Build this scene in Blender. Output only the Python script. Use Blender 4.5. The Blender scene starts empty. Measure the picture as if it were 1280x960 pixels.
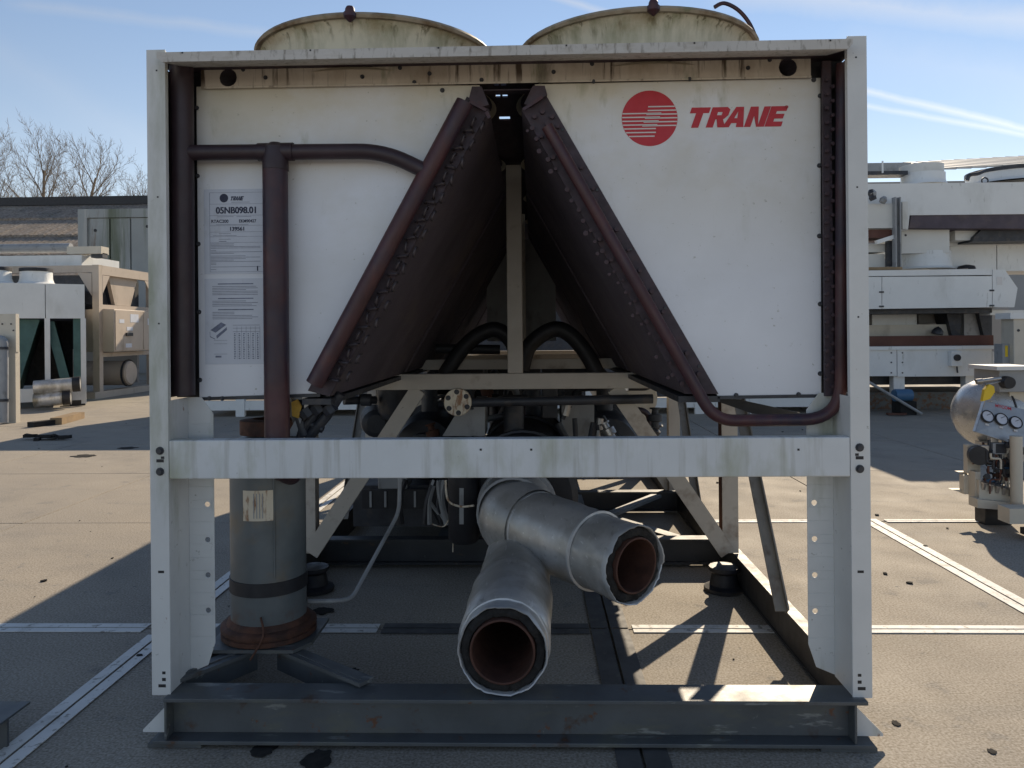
import bpy, bmesh, math, random
from mathutils import Vector, Matrix, noise
random.seed(7)
S = bpy.context.scene
COL = S.collection

# ------------------------------------------------------------------ camera
CX, CY, CZ = 0.0917, -2.3976, 1.29
PSI, RHO, PPY, FPX = 0.02815, 0.00898, 416.3, 961.0
cd = bpy.data.cameras.new("camera")
cam = bpy.data.objects.new("camera", cd); COL.objects.link(cam)
cd.sensor_width = 36.0; cd.lens = FPX / 1280 * 36.0
cd.shift_y = -(480 - PPY) / 1280
cd.clip_start = 0.05; cd.clip_end = 3000
_F = Vector((-math.sin(PSI), math.cos(PSI), 0)); _R = Vector((math.cos(PSI), math.sin(PSI), 0)); _U = Vector((0, 0, 1))
_r = _R * math.cos(RHO) - _U * math.sin(RHO); _u = _R * math.sin(RHO) + _U * math.cos(RHO)
cam.matrix_world = Matrix(((_r.x, _u.x, -_F.x, CX), (_r.y, _u.y, -_F.y, CY), (_r.z, _u.z, -_F.z, CZ), (0, 0, 0, 1)))
S.camera = cam


def ray(px, py):
    a, b = px - 640, py - PPY
    x = a * math.cos(RHO) - b * math.sin(RHO); y = a * math.sin(RHO) + b * math.cos(RHO)
    return _R * (x / FPX) + _F - _U * (y / FPX)


def at(px, py, Y):          # survey helper: the point of the place seen at a photo pixel, at depth Y
    d = ray(px, py); t = (Y - CY) / d.y
    return Vector((CX, CY, CZ)) + d * t


def atx(px, py, X):
    d = ray(px, py); t = (X - CX) / d.x
    return Vector((CX, CY, CZ)) + d * t


def gr(px, py, z=0.0):
    d = ray(px, py); t = (z - CZ) / d.z
    return Vector((CX, CY, CZ)) + d * t


# ------------------------------------------------------------------ light
SUN = Vector((0.55, 1.60, 1.0)).normalized()
sun_el = math.asin(SUN.z); sun_az = math.atan2(SUN.x, SUN.y)
sd = bpy.data.lights.new("sun", 'SUN'); so = bpy.data.objects.new("sun", sd); COL.objects.link(so)
sd.energy = 3.5; sd.angle = math.radians(0.5); sd.color = (1.0, 0.84, 0.63)
so.rotation_mode = 'QUATERNION'; so.rotation_quaternion = SUN.to_track_quat('Z', 'Y')
S.view_settings.view_transform = 'Standard'; S.view_settings.look = 'None'
S.view_settings.exposure = 0.82; S.view_settings.gamma = 1.0; S.view_settings.use_curve_mapping = False

W = bpy.data.worlds.new("World"); S.world = W; W.use_nodes = True
nt = W.node_tree; nt.nodes.clear()
N = nt.nodes.new; L = nt.links.new
wo = N('ShaderNodeOutputWorld'); bg = N('ShaderNodeBackground'); bg.inputs[1].default_value = 0.080
sky = N('ShaderNodeTexSky'); sky.sky_type = 'NISHITA'; sky.sun_disc = False
sky.sun_elevation = sun_el; sky.sun_rotation = sun_az; sky.altitude = 0; sky.air_density = 1.0; sky.dust_density = 0.0; sky.ozone_density = 2.0
tc = N('ShaderNodeTexCoord')
bw = N('ShaderNodeRGBToBW'); L(sky.outputs[0], bw.inputs[0])
wh = N('ShaderNodeMixRGB'); wh.blend_type = 'MULTIPLY'; wh.inputs[0].default_value = 1; wh.inputs[2].default_value = (1.35, 1.40, 1.5, 1); L(bw.outputs[0], wh.inputs[1])


def wmath(op, a, b=None, clamp=False):
    n = N('ShaderNodeMath'); n.operation = op; n.use_clamp = clamp
    for i, v in enumerate((a, b)):
        if v is None: continue
        if isinstance(v, (int, float)): n.inputs[i].default_value = v
        else: L(v, n.inputs[i])
    return n.outputs[0]


def wdot(vec):
    n = N('ShaderNodeVectorMath'); n.operation = 'DOT_PRODUCT'; L(tc.outputs['Generated'], n.inputs[0]); n.inputs[1].default_value = vec
    return n.outputs['Value']


wn = N('ShaderNodeTexNoise'); wn.inputs['Scale'].default_value = 9; wn.inputs['Detail'].default_value = 8; wn.inputs['Roughness'].default_value = .65
L(tc.outputs['Generated'], wn.inputs['Vector'])
total = None
# old condensation trails: great-circle streaks in the sky between two directions
for (p, q, wdt, st) in [((940, -8), (1300, 28), .020, .55), ((1080, 112), (1300, 166), .0055, .75), ((1080, 131), (1300, 172), .0045, .6),
                        ((650, -18), (770, 20), .006, .55), ((60, 8), (330, 42), .009, .30), ((-60, 40), (200, 190), .03, .10), ((1080, 60), (1300, 110), .035, .16)]:
    a, b = ray(*p).normalized(), ray(*q).normalized()
    n = a.cross(b).normalized(); mid = (a + b).normalized(); half = math.acos(max(-1, min(1, a.dot(b)))) / 2
    dist = wmath('ABSOLUTE', wmath('ADD', wdot(n), wmath('MULTIPLY', wmath('SUBTRACT', wn.outputs['Fac'], .5), wdt * 1.6)))
    core = wmath('SUBTRACT', 1.0, wmath('DIVIDE', dist, wdt), True)
    along = wmath('MULTIPLY', wmath('SUBTRACT', wdot(mid), math.cos(half * 1.4)), 3.0 / (1 - math.cos(half * 1.4)), True)
    m = wmath('MULTIPLY', wmath('MULTIPLY', core, along), wmath('MULTIPLY', wmath('ADD', wn.outputs['Fac'], .3), st))
    total = m if total is None else wmath('MAXIMUM', total, m)
veil = N('ShaderNodeMixRGB'); sepz = N('ShaderNodeSeparateXYZ'); L(tc.outputs['Generated'], sepz.inputs[0]); L(wmath('ADD', .24, wmath('MULTIPLY', wmath('SUBTRACT', 1.0, wmath('DIVIDE', sepz.outputs['Z'], .34), True), .42)), veil.inputs[0]); L(sky.outputs[0], veil.inputs[1]); L(bw.outputs[0], veil.inputs[2])
mx = N('ShaderNodeMixRGB'); L(total, mx.inputs[0]); L(veil.outputs[0], mx.inputs[1]); L(wh.outputs[0], mx.inputs[2])
L(mx.outputs[0], bg.inputs[0]); L(bg.outputs[0], wo.inputs[0])


# ------------------------------------------------------------------ materials
def mk(name, col, rough=.5, metal=0.0, var=.12, vscale=5.0, patches=(), grain=0.0, gscale=250.0, bump=0.0, bscale=60.0, wave=None, spec=.5, coat=0.0):
    """patches: (colour, scale xyz, threshold, softness, amount, z-low, z-high) - dirt and tone of its own shape, optional fade by height"""
    m = bpy.data.materials.new(name); m.use_nodes = True
    t = m.node_tree; b = t.nodes['Principled BSDF']; n = t.nodes.new; l = t.links.new
    c = n('ShaderNodeTexCoord'); O = c.outputs['Object']
    b.inputs['Roughness'].default_value = rough; b.inputs['Metallic'].default_value = metal
    b.inputs['Specular IOR Level'].default_value = spec
    def noise(scale, detail=6, ro=.6, vec=None):
        k = n('ShaderNodeTexNoise'); k.inputs['Scale'].default_value = scale; k.inputs['Detail'].default_value = detail; k.inputs['Roughness'].default_value = ro
        l(vec or O, k.inputs['Vector']); return k.outputs['Fac']
    def mixc(f, a, bb):
        k = n('ShaderNodeMixRGB')
        if isinstance(f, float): k.inputs[0].default_value = f
        else: l(f, k.inputs[0])
        for i, v in ((1, a), (2, bb)):
            if isinstance(v, tuple): k.inputs[i].default_value = (*v, 1)
            else: l(v, k.inputs[i])
        return k.outputs[0]
    def mth(op, a, bb, cl=False):
        k = n('ShaderNodeMath'); k.operation = op; k.use_clamp = cl
        for i, v in ((0, a), (1, bb)):
            if isinstance(v, (int, float)): k.inputs[i].default_value = v
            else: l(v, k.inputs[i])
        return k.outputs[0]
    def rng(f, lo, hi):
        k = n('ShaderNodeMapRange'); k.inputs['From Min'].default_value = lo; k.inputs['From Max'].default_value = hi; l(f, k.inputs['Value']); return k.outputs[0]
    lo = tuple(x * (1 - var) for x in col); hi = tuple(min(1, x * (1 + var)) for x in col)
    out = mixc(rng(noise(vscale), .3, .7), lo, hi)
    for (pc, sc, th, soft, amt, zl, zh) in patches:
        mp = n('ShaderNodeMapping'); mp.inputs['Scale'].default_value = sc; l(O, mp.inputs['Vector'])
        f = mth('MULTIPLY', rng(noise(1.0, 7, .62, mp.outputs[0]), th, th + soft), amt)
        if zl is not None:
            sp = n('ShaderNodeSeparateXYZ'); l(O, sp.inputs[0]); f = mth('MULTIPLY', f, rng(sp.outputs['Z'], zl, zh))
        out = mixc(f, out, pc)
    if grain:
        g = rng(noise(gscale, 2, .5), .3, .7)
        out = mixc(g, mixc(grain, out, (0.0, 0.0, 0.0)), mixc(grain * .5, out, (1.0, 1.0, 1.0)))
    l(out, b.inputs['Base Color'])
    rr = rng(noise(vscale * 2.3), .25, .75)
    k = n('ShaderNodeMapRange'); k.inputs['To Min'].default_value = max(0, rough - .1); k.inputs['To Max'].default_value = min(1, rough + .12); l(rr, k.inputs['Value']); l(k.outputs[0], b.inputs['Roughness'])
    h = None
    if bump: h = (noise(bscale, 5, .6), bump)
    if wave:
        w = n('ShaderNodeTexWave'); w.wave_type = 'BANDS'; w.bands_direction = wave[0]; w.inputs['Scale'].default_value = wave[1]; l(O, w.inputs['Vector']); h = (w.outputs['Fac'], wave[2])
    if h:
        bp = n('ShaderNodeBump'); bp.inputs['Strength'].default_value = h[1]; bp.inputs['Distance'].default_value = .01; l(h[0], bp.inputs['Height']); l(bp.outputs[0], b.inputs['Normal'])
    return m


GREEN = (.13, .15, .07); BROWN = (.06, .035, .018); RUSTC = (.13, .045, .018)
M = dict(
    panel=mk('panel_paint', (.725, .745, .79), .42, var=.06, vscale=2, patches=[((.46, .44, .36), (26, 26, 1.6), .63, .12, .25, None, None), ((.60, .55, .43), (1.2, 1.2, 1.6), .36, .2, .85, 1.45, 2.1), ((.42, .40, .30), (2, 2, 3), .50, .25, .55, 1.1, 2.15), ((.20, .20, .13), (60, 60, 60), .66, .06, .5, None, None), ((.30, .30, .18), (9, 9, 3), .60, .12, .6, 1.5, 2.15)], bump=.28, bscale=1.5),  # includes a warm tan tone that grows towards the panel top
    frame=mk('frame_paint', (.63, .64, .635), .5, var=.07, vscale=4, patches=[((.24, .26, .16), (5, 5, 1.2), .55, .18, .75, None, None), ((.22, .10, .05), (16, 16, 9), .68, .04, .8, None, None), ((.15, .14, .11), (40, 40, 40), .66, .06, .6, None, None)], bump=.05, bscale=25),
    cross=mk('crossbeam_paint', (.63, .655, .67), .5, var=.06, vscale=5, patches=[((.27, .29, .15), (2.4, 3, 1.0), .50, .16, .85, None, None), ((.35, .35, .31), (30, 5, 1.5), .52, .12, .45, None, None), ((.12, .11, .09), (50, 50, 50), .68, .05, .7, None, None)], bump=.05, bscale=25),
    lip=mk('roof_edge_paint', (.52, .50, .47), .6, var=.08, patches=[((.14, .12, .09), (50, 50, 14), .53, .12, .75, None, None), ((.30, .26, .20), (8, 8, 20), .5, .2, .6, None, None)], bump=.05),
    fascia=mk('fascia_paint', (.56, .50, .42), .6, var=.08, patches=[((.27, .20, .13), (7, 7, 3), .47, .24, .8, 2.04, 2.16), (BROWN, (38, 38, 2.2), .55, .08, .95, 2.08, 2.15), (GREEN, (14, 14, 3), .58, .12, .7, 2.05, 2.15), ((.05, .03, .02), (6, 6, 1.5), .62, .1, .6, None, None)]),
    inner=mk('inner_frame_paint', (.47, .43, .375), .55, var=.1, patches=[((.16, .10, .06), (5, 5, 5), .56, .14, .7, None, None), ((.12, .1, .08), (40, 40, 40), .66, .07, .6, None, None)]),
    cowl=mk('cowl_paint', (.64, .58, .43), .6, var=.1, patches=[((.21, .21, .10), (13, 13, 3.5), .47, .2, .75, 2.18, 2.32), ((.10, .08, .03), (30, 30, 3.0), .55, .08, .85, 2.27, 2.34), ((.30, .19, .07), (5, 5, 9), .5, .16, .6, 2.25, 2.34)]),
    cowlrim=mk('cowl_rim_paint', (.36, .29, .20), .6, var=.2, patches=[((.14, .08, .03), (10, 10, 14), .46, .2, .9, None, None), (GREEN, (14, 14, 9), .55, .15, .7, None, None)]),
    pipe=mk('maroon_pipe_paint', (.060, .022, .026), .48, var=.3, vscale=7, patches=[((.025, .018, .035), (4, 4, 3), .46, .16, .9, None, None), ((.11, .035, .028), (9, 9, 4), .56, .14, .6, None, None)], bump=.06, bscale=30),
    pipedark=mk('dark_violet_pipe_paint', (.034, .020, .026), .5, var=.3, vscale=7, patches=[((.045, .02, .02), (6, 6, 3), .52, .14, .7, None, None)], bump=.06, bscale=30),
    coil=mk('dark_coil_fins', (.082, .066, .082), .75, var=.25, vscale=3, patches=[((.13, .10, .095), (2.5, 1.5, 4), .5, .2, .7, None, None)], wave=('Y', 70, .35)),
    coilend=mk('coil_end_sheet', (.045, .030, .040), .6, var=.4, vscale=20, patches=[((.08, .035, .03), (14, 14, 14), .56, .14, .7, None, None)]),
    copper=mk('dark_return_bends', (.055, .045, .05), .45, metal=.3, var=.4, vscale=30),
    rail=mk('black_rail_paint', (.034, .035, .038), .55, var=.25, vscale=6, patches=[((.10, .06, .035), (11, 11, 11), .62, .07, .7, None, None), ((.16, .16, .14), (20, 8, 20), .66, .06, .6, None, None)], bump=.08, bscale=30),
    base=mk('base_steel_paint', (.090, .098, .104), .5, var=.2, vscale=5, patches=[((.13, .13, .10), (5, 5, 14), .53, .15, .6, None, None), ((.07, .04, .025), (9, 9, 9), .62, .08, .8, None, None), ((.20, .21, .19), (30, 30, 30), .68, .05, .6, None, None), ((.14, .06, .03), (18, 18, 18), .64, .05, .85, None, None), ((.26, .27, .26), (5, 20, 24), .63, .05, .7, None, None)], bump=.08, bscale=30),
    alu=mk('dull_aluminium_cladding', (.60, .60, .60), .40, metal=.42, var=.13, vscale=6, patches=[((.17, .15, .10), (6, 6, 3), .40, .2, .85, .62, .25), ((.13, .14, .06), (5, 5, 5), .58, .14, .6, .55, .2), ((.2, .2, .2), (45, 12, 45), .6, .1, .45, None, None), ((.25, .24, .21), (3, 3, 3), .5, .12, .5, None, None), ((.75, .75, .75), (60, 9, 60), .62, .06, .5, None, None)], bump=.10, bscale=7),  # brown and green tones grow towards the pipe bottoms
    alubright=mk('bright_metal_band', (.52, .53, .54), .45, metal=.35, var=.1, vscale=15),
    foam=mk('black_foam', (.016, .015, .015), .9, var=.5, vscale=30, bump=.4, bscale=80),
    rust=mk('rusty_steel', (.085, .036, .022), .8, var=.4, vscale=14, patches=[((.04, .02, .015), (12, 12, 12), .5, .14, .9, None, None)], bump=.3, bscale=50),
    rustin=mk('rusty_pipe_bore', (.085, .036, .024), .75, var=.4, vscale=18, patches=[((.05, .022, .016), (9, 9, 9), .5, .14, .8, None, None)], bump=.2, bscale=50),
    sep=mk('green_grey_vessel_paint', (.115, .130, .135), .45, var=.16, vscale=4, patches=[((.17, .13, .08), (5, 5, 6), .56, .14, .6, None, None), ((.06, .075, .08), (3, 3, 3), .5, .2, .7, None, None), ((.12, .05, .02), (14, 14, 14), .48, .12, .95, .33, .23)], bump=.06, bscale=30),
    black=mk('black_paint', (.018, .018, .022), .55, var=.4, vscale=10),
    darkm=mk('dark_machinery', (.030, .033, .042), .5, var=.4, vscale=9, patches=[((.07, .06, .055), (12, 12, 12), .56, .1, .7, None, None)]),
    grey=mk('grey_paint', (.30, .31, .32), .5, var=.12, vscale=5, patches=[((.12, .12, .11), (9, 9, 5), .55, .15, .6, None, None)]),
    white=mk('white_paint', (.72, .73, .72), .45, var=.05, vscale=2, patches=[((.45, .45, .41), (2, 2, 1), .54, .2, .5, None, None), ((.3, .3, .27), (14, 14, 4), .63, .08, .5, None, None)]),
    cream=mk('cream_paint', (.58, .53, .44), .5, var=.06, vscale=3, patches=[((.33, .29, .22), (3, 3, 1.5), .56, .15, .55, None, None)]),
    tan=mk('tan_paint', (.45, .375, .305), .5, var=.07, vscale=2, patches=[((.24, .19, .13), (3, 3, 1.5), .56, .15, .6, None, None)]),
    green=mk('green_coil_fins', (.07, .15, .14), .5, var=.2, wave=('Z', 30, .3)),
    blue=mk('blue_plastic', (.05, .13, .24), .5),
    yellow=mk('yellow_plastic', (.75, .52, .02), .4, var=.06),
    red=mk('red_print', (.48, .018, .03), .45, var=.06, vscale=30),
    stripew=mk('white_print', (.66, .64, .62), .45, var=.04),
    navy=mk('navy_print', (.012, .016, .05), .5, var=.1),
    greyprint=mk('grey_print', (.16, .18, .25), .6, var=.3, vscale=80),
    paper=mk('label_film', (.56, .59, .66), .4, var=.05, vscale=10, patches=[((.36, .36, .36), (12, 12, 5), .6, .12, .4, None, None)]),
    redbrown=mk('red_oxide_steel', (.10, .035, .022), .65, var=.25, vscale=3),
    steel=mk('bare_steel', (.42, .41, .40), .35, metal=.8, var=.15, vscale=12, patches=[((.15, .13, .11), (9, 9, 9), .56, .14, .5, None, None)]),
    brass=mk('yellow_rusty_tag', (.50, .30, .05), .5, var=.3, vscale=20),
    brace=mk('weathered_brace', (.22, .20, .17), .55, var=.2, vscale=6, patches=[((.10, .06, .035), (9, 9, 5), .54, .12, .8, None, None), ((.32, .32, .30), (7, 7, 2), .57, .1, .5, None, None)], bump=.1, bscale=40),
    offwhite=mk('offwhite_paint', (.64, .635, .60), .5, var=.06, vscale=2, patches=[((.36, .34, .28), (3, 3, 1.2), .55, .14, .6, None, None)]),
    vessel=mk('light_grey_vessel', (.54, .54, .53), .27, metal=.45, var=.08, vscale=6, patches=[((.30, .26, .22), (6, 6, 4), .56, .14, .6, None, None)]),
    plate=mk('nameplate_metal', (.62, .56, .45), .4, metal=.1, var=.1, patches=[((.25, .11, .04), (35, 35, 10), .5, .1, .9, None, None)]),
    wood=mk('weathered_timber', (.26, .18, .10), .8, var=.2, vscale=6, bump=.2),
    trash=mk('dark_scrap', (.03, .03, .03), .9, var=.4, spec=.15),
    bark=mk('bare_bark', (.22, .18, .14), .9, var=.25, vscale=2),
    roofbrown=mk('weathered_brown_sheets', (.215, .165, .12), .9, var=.22, vscale=1.2, patches=[((.10, .085, .06), (.8, .8, 1.6), .52, .14, .8, None, None), ((.33, .27, .19), (.5, .5, 2.5), .56, .12, .6, None, None)], grain=.25, gscale=9, bump=.5, bscale=3),
    roofmetal=mk('pale_roof_sheet', (.50, .49, .46), .5, var=.08, vscale=.4),
    wall=mk('grey_render', (.32, .31, .30), .8, var=.1, vscale=.5),
    container=mk('stained_grey_steel', (.30, .32, .32), .6, var=.15, vscale=.6, patches=[((.09, .11, .06), (1.6, 1.6, .12), .48, .14, .85, None, None), ((.42, .42, .40), (2.2, 2.2, .15), .58, .06, .7, None, None), ((.14, .08, .04), (2.6, 2.6, .3), .60, .08, .7, None, None)]),
    stain=mk('oil_stain', (.040, .038, .036), .92, var=.3, vscale=30, spec=.1),
    slabrim=mk('dark_slab_rim', (.085, .083, .082), .7, var=.25, vscale=8, patches=[((.16, .15, .13), (14, 14, 14), .58, .1, .6, None, None)]),
    line=mk('worn_white_road_paint', (.72, .71, .68), .7, var=.07, vscale=9, patches=[((.28, .26, .22), (26, 26, 26), .57, .08, .85, None, None), ((.33, .31, .27), (4, 4, 4), .57, .12, .7, None, None)]),
    joint=mk('dark_joint', (.022, .021, .02), .9),
    concrete=mk('yard_concrete', (.305, .258, .194), .85, var=.14, vscale=1.1, patches=[((.20, .172, .135), (.9, .9, .9), .5, .16, .75, None, None), ((.31, .275, .215), (2.6, 2.6, 2.6), .57, .1, .5, None, None), ((.07, .065, .06), (11, 11, 11), .68, .03, .8, None, None), ((.17, .155, .13), (.25, 2.4, 1), .55, .12, .5, None, None), ((.15, .14, .125), (5, 5, 5), .60, .06, .5, None, None)], grain=.32, gscale=115, bump=.06, bscale=160, spec=.35),
)


# ------------------------------------------------------------------ mesh tools
class MB:
    def __init__(s): s.v = []; s.f = []; s.sm = []
    def add(s, vs, fs, smooth=False):
        o = len(s.v); s.v += [tuple(v) for v in vs]; s.f += [tuple(i + o for i in f) for f in fs]; s.sm += [smooth] * len(fs); return s
    def box(s, x0, x1, y0, y1, z0, z1):
        x0, x1 = sorted((x0, x1)); y0, y1 = sorted((y0, y1)); z0, z1 = sorted((z0, z1))
        v = [(x, y, z) for z in (z0, z1) for y in (y0, y1) for x in (x0, x1)]
        return s.add(v, [(0, 2, 3, 1), (4, 5, 7, 6), (0, 1, 5, 4), (2, 6, 7, 3), (0, 4, 6, 2), (1, 3, 7, 5)])
    def pbox(s, px0, py0, px1, py1, Y, dep):      # box whose front face is seen between two photo pixels at depth Y
        a, b = at(px0, py0, Y), at(px1, py1, Y); return s.box(a.x, b.x, Y, Y + dep, b.z, a.z)
    def prism(s, pts, d):                         # polygon (3-D points) extruded along vector d
        n = len(pts); d = Vector(d); v = [Vector(p) for p in pts] + [Vector(p) + d for p in pts]
        return s.add(v, [tuple(range(n))[::-1], tuple(range(n, 2 * n))] + [(i, (i + 1) % n, n + (i + 1) % n, n + i) for i in range(n)])
    def bar(s, p, q, w, h, up=(0, 0, 1)):
        p, q = Vector(p), Vector(q); d = (q - p).normalized(); u = Vector(up); a = d.cross(u).normalized(); u = a.cross(d)
        v = [b + a * (w / 2 * i) + u * (h / 2 * j) for b in (p, q) for (i, j) in ((-1, -1), (1, -1), (1, 1), (-1, 1))]
        return s.add(v, [(0, 1, 2, 3), (7, 6, 5, 4)] + [(i, 4 + i, 4 + (i + 1) % 4, (i + 1) % 4) for i in range(4)])
    def tube(s, pts, r, n=12, caps=True):
        pts = [Vector(p) for p in pts]; rs = r if isinstance(r, (list, tuple)) else [r] * len(pts)
        ref = None; v = []
        for i, p in enumerate(pts):
            t = (pts[min(i + 1, len(pts) - 1)] - pts[max(i - 1, 0)]).normalized()
            if ref is None:
                ref = t.cross(Vector((0, 0, 1)) if abs(t.z) < .9 else Vector((1, 0, 0))).normalized()
            ref = (ref - t * ref.dot(t)).normalized(); b = t.cross(ref)
            v += [p + (ref * math.cos(2 * math.pi * k / n) + b * math.sin(2 * math.pi * k / n)) * rs[i] for k in range(n)]
        s.add(v, [(i * n + k, i * n + (k + 1) % n, (i + 1) * n + (k + 1) % n, (i + 1) * n + k) for i in range(len(pts) - 1) for k in range(n)], True)
        if caps: s.add(v[:n], [tuple(range(n))[::-1]]); s.add(v[-n:], [tuple(range(n))])
        return s
    def lathe(s, prof, org, ax, n=32, wob=0.0, seed=1, dent=0.0, rag=0.0):        # prof (r, h) along axis
        org = Vector(org); ax = Vector(ax).normalized(); a = ax.cross(Vector((0, 0, 1)) if abs(ax.z) < .9 else Vector((1, 0, 0))).normalized(); b = ax.cross(a)
        rnd = random.Random(seed); v = []
        for (r, h) in prof:
            for k in range(n):
                t = 2 * math.pi * k / n; rr = r * (1 + (rnd.uniform(-wob, wob) if wob else 0))
                hh = h
                if dent: rr += dent * (noise.noise(Vector((math.cos(t) * 2.2 + seed, math.sin(t) * 2.2, h * 9))) + .6 * noise.noise(Vector((math.cos(t) * 5 + seed, math.sin(t) * 5, h * 22))))
                if rag and h < .035: hh += rag * (noise.noise(Vector((math.cos(t) * 2.5 + seed, math.sin(t) * 2.5, 3.3))) + .7 * noise.noise(Vector((math.cos(t) * 8 + seed, math.sin(t) * 8, 1.3))))
                v.append(org + ax * hh + (a * math.cos(t) + b * math.sin(t)) * rr)
        return s.add(v, [(i * n + k, i * n + (k + 1) % n, (i + 1) * n + (k + 1) % n, (i + 1) * n + k) for i in range(len(prof) - 1) for k in range(n)], True)
    def disc(s, c, ax, r, n=20, th=.004):
        return s.lathe([(0.0001, 0), (r, 0), (r, th), (0.0001, th)], c, ax, n)
    def build(s, name, m, parent=None, bevel=0.0, label=None):
        me = bpy.data.meshes.new(name); me.from_pydata(s.v, [], s.f); me.update()
        bm = bmesh.new(); bm.from_mesh(me); bmesh.ops.recalc_face_normals(bm, faces=bm.faces); bm.to_mesh(me); bm.free()
        if any(s.sm):
            me.polygons.foreach_set('use_smooth', s.sm); me.set_sharp_from_angle(angle=math.radians(38))
        me.materials.append(M[m] if isinstance(m, str) else m)
        o = bpy.data.objects.new(name, me); COL.objects.link(o)
        if parent is not None: o.parent = parent
        if bevel:
            md = o.modifiers.new('bevel', 'BEVEL'); md.width = bevel; md.segments = 2; md.limit_method = 'ANGLE'
        if label: o['label'] = label
        return o


def thing(name, label, cat, group=None):
    o = bpy.data.objects.new(name, None); COL.objects.link(o); o['label'] = label; o['category'] = cat
    if group: o['group'] = group
    return o


def based(root, p):        # put an Empty at the thing's base without moving its parts
    p = Vector(p); root.location = p
    for c in root.children: c.matrix_parent_inverse = Matrix.Translation(-p)
    return root


def tag(o, label, cat, group=None):
    o['label'] = label; o['category'] = cat
    if group: o['group'] = group
    return o


def struct(o, kind='structure'):
    o['kind'] = kind; return o


def clone(o, parent, loc=None, rot=None):
    c = o.copy(); COL.objects.link(c); c.parent = parent
    if loc is not None: c.location = loc
    if rot is not None: c.rotation_euler = rot
    return c


def arc(c, r, a0, a1, u, v, n=8):
    c, u, v = Vector(c), Vector(u), Vector(v)
    return [c + u * (r * math.cos(a0 + (a1 - a0) * i / n)) + v * (r * math.sin(a0 + (a1 - a0) * i / n)) for i in range(n + 1)]


def smooth_path(pts, n=6):
    pts = [Vector(p) for p in pts]; P = [pts[0]] + pts + [pts[-1]]; out = []
    for i in range(1, len(P) - 2):
        for k in range(n):
            t = k / n; a, b, c, d = P[i - 1], P[i], P[i + 1], P[i + 2]
            out.append(.5 * ((2 * b) + (c - a) * t + (2 * a - 5 * b + 4 * c - d) * t * t + (3 * b - a - 3 * c + d) * t ** 3))
    return out + [pts[-1]]


def rounded(pts, r, n=6):     # polyline with rounded corners
    pts = [Vector(p) for p in pts]; out = [pts[0]]
    for i in range(1, len(pts) - 1):
        a = (pts[i - 1] - pts[i]); b = (pts[i + 1] - pts[i]); rr = min(r, a.length * .49, b.length * .49)
        p0, p1 = pts[i] + a.normalized() * rr, pts[i] + b.normalized() * rr
        for k in range(n + 1):
            t = k / n; out.append(p0 * (1 - t) ** 2 + pts[i] * 2 * t * (1 - t) + p1 * t * t)
    return out + [pts[-1]]


def holed(s, x0, x1, z0, z1, Y, th, holes, square=False):
    """plate in the XZ plane with holes stacked along Z or X (each hole in a cell of its own)"""
    vert = (z1 - z0) > (x1 - x0); hs = sorted(holes, key=lambda h: h[1] if vert else h[0])
    cuts = [z0 if vert else x0] + [((hs[i][1] + hs[i + 1][1]) / 2 if vert else (hs[i][0] + hs[i + 1][0]) / 2) for i in range(len(hs) - 1)] + [z1 if vert else x1]
    for i, (hx, hz, r) in enumerate(hs):
        a, b, c, d = (x0, x1, cuts[i], cuts[i + 1]) if vert else (cuts[i], cuts[i + 1], z0, z1)
        m = r * 1.6
        ca, cb, cc, ce = max(a, hx - m), min(b, hx + m), max(c, hz - m), min(d, hz + m)
        ang = sorted([2 * math.pi * k / 14 for k in range(14)] + [math.atan2(zz - hz, xx - hx) % (2 * math.pi) for xx in (ca, cb) for zz in (cc, ce)])
        inn, outr = [], []
        for t in ang:
            u, w = math.cos(t), math.sin(t); k = 1e9
            if u > 1e-6: k = min(k, (cb - hx) / u)
            if u < -1e-6: k = min(k, (ca - hx) / u)
            if w > 1e-6: k = min(k, (ce - hz) / w)
            if w < -1e-6: k = min(k, (cc - hz) / w)
            inn.append((hx + u * r, hz + w * r)); outr.append((hx + u * k, hz + w * k))
        n = len(ang)
        v = [(x, Y, z) for x, z in inn] + [(x, Y, z) for x, z in outr] + [(x, Y + th, z) for x, z in inn] + [(x, Y + th, z) for x, z in outr]
        f = []
        for k in range(n):
            j = (k + 1) % n
            f += [(k, j, n + j, n + k), (2 * n + k, 3 * n + k, 3 * n + j, 2 * n + j), (k, 2 * n + k, 2 * n + j, j)]
        s.add(v, f)
        for (p, q, e, g) in ((a, b, c, cc), (a, b, ce, d), (a, ca, cc, ce), (cb, b, cc, ce)):
            if q - p > 1e-4 and g - e > 1e-4: s.box(p, q, Y, Y + th, e, g)
    return s


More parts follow.
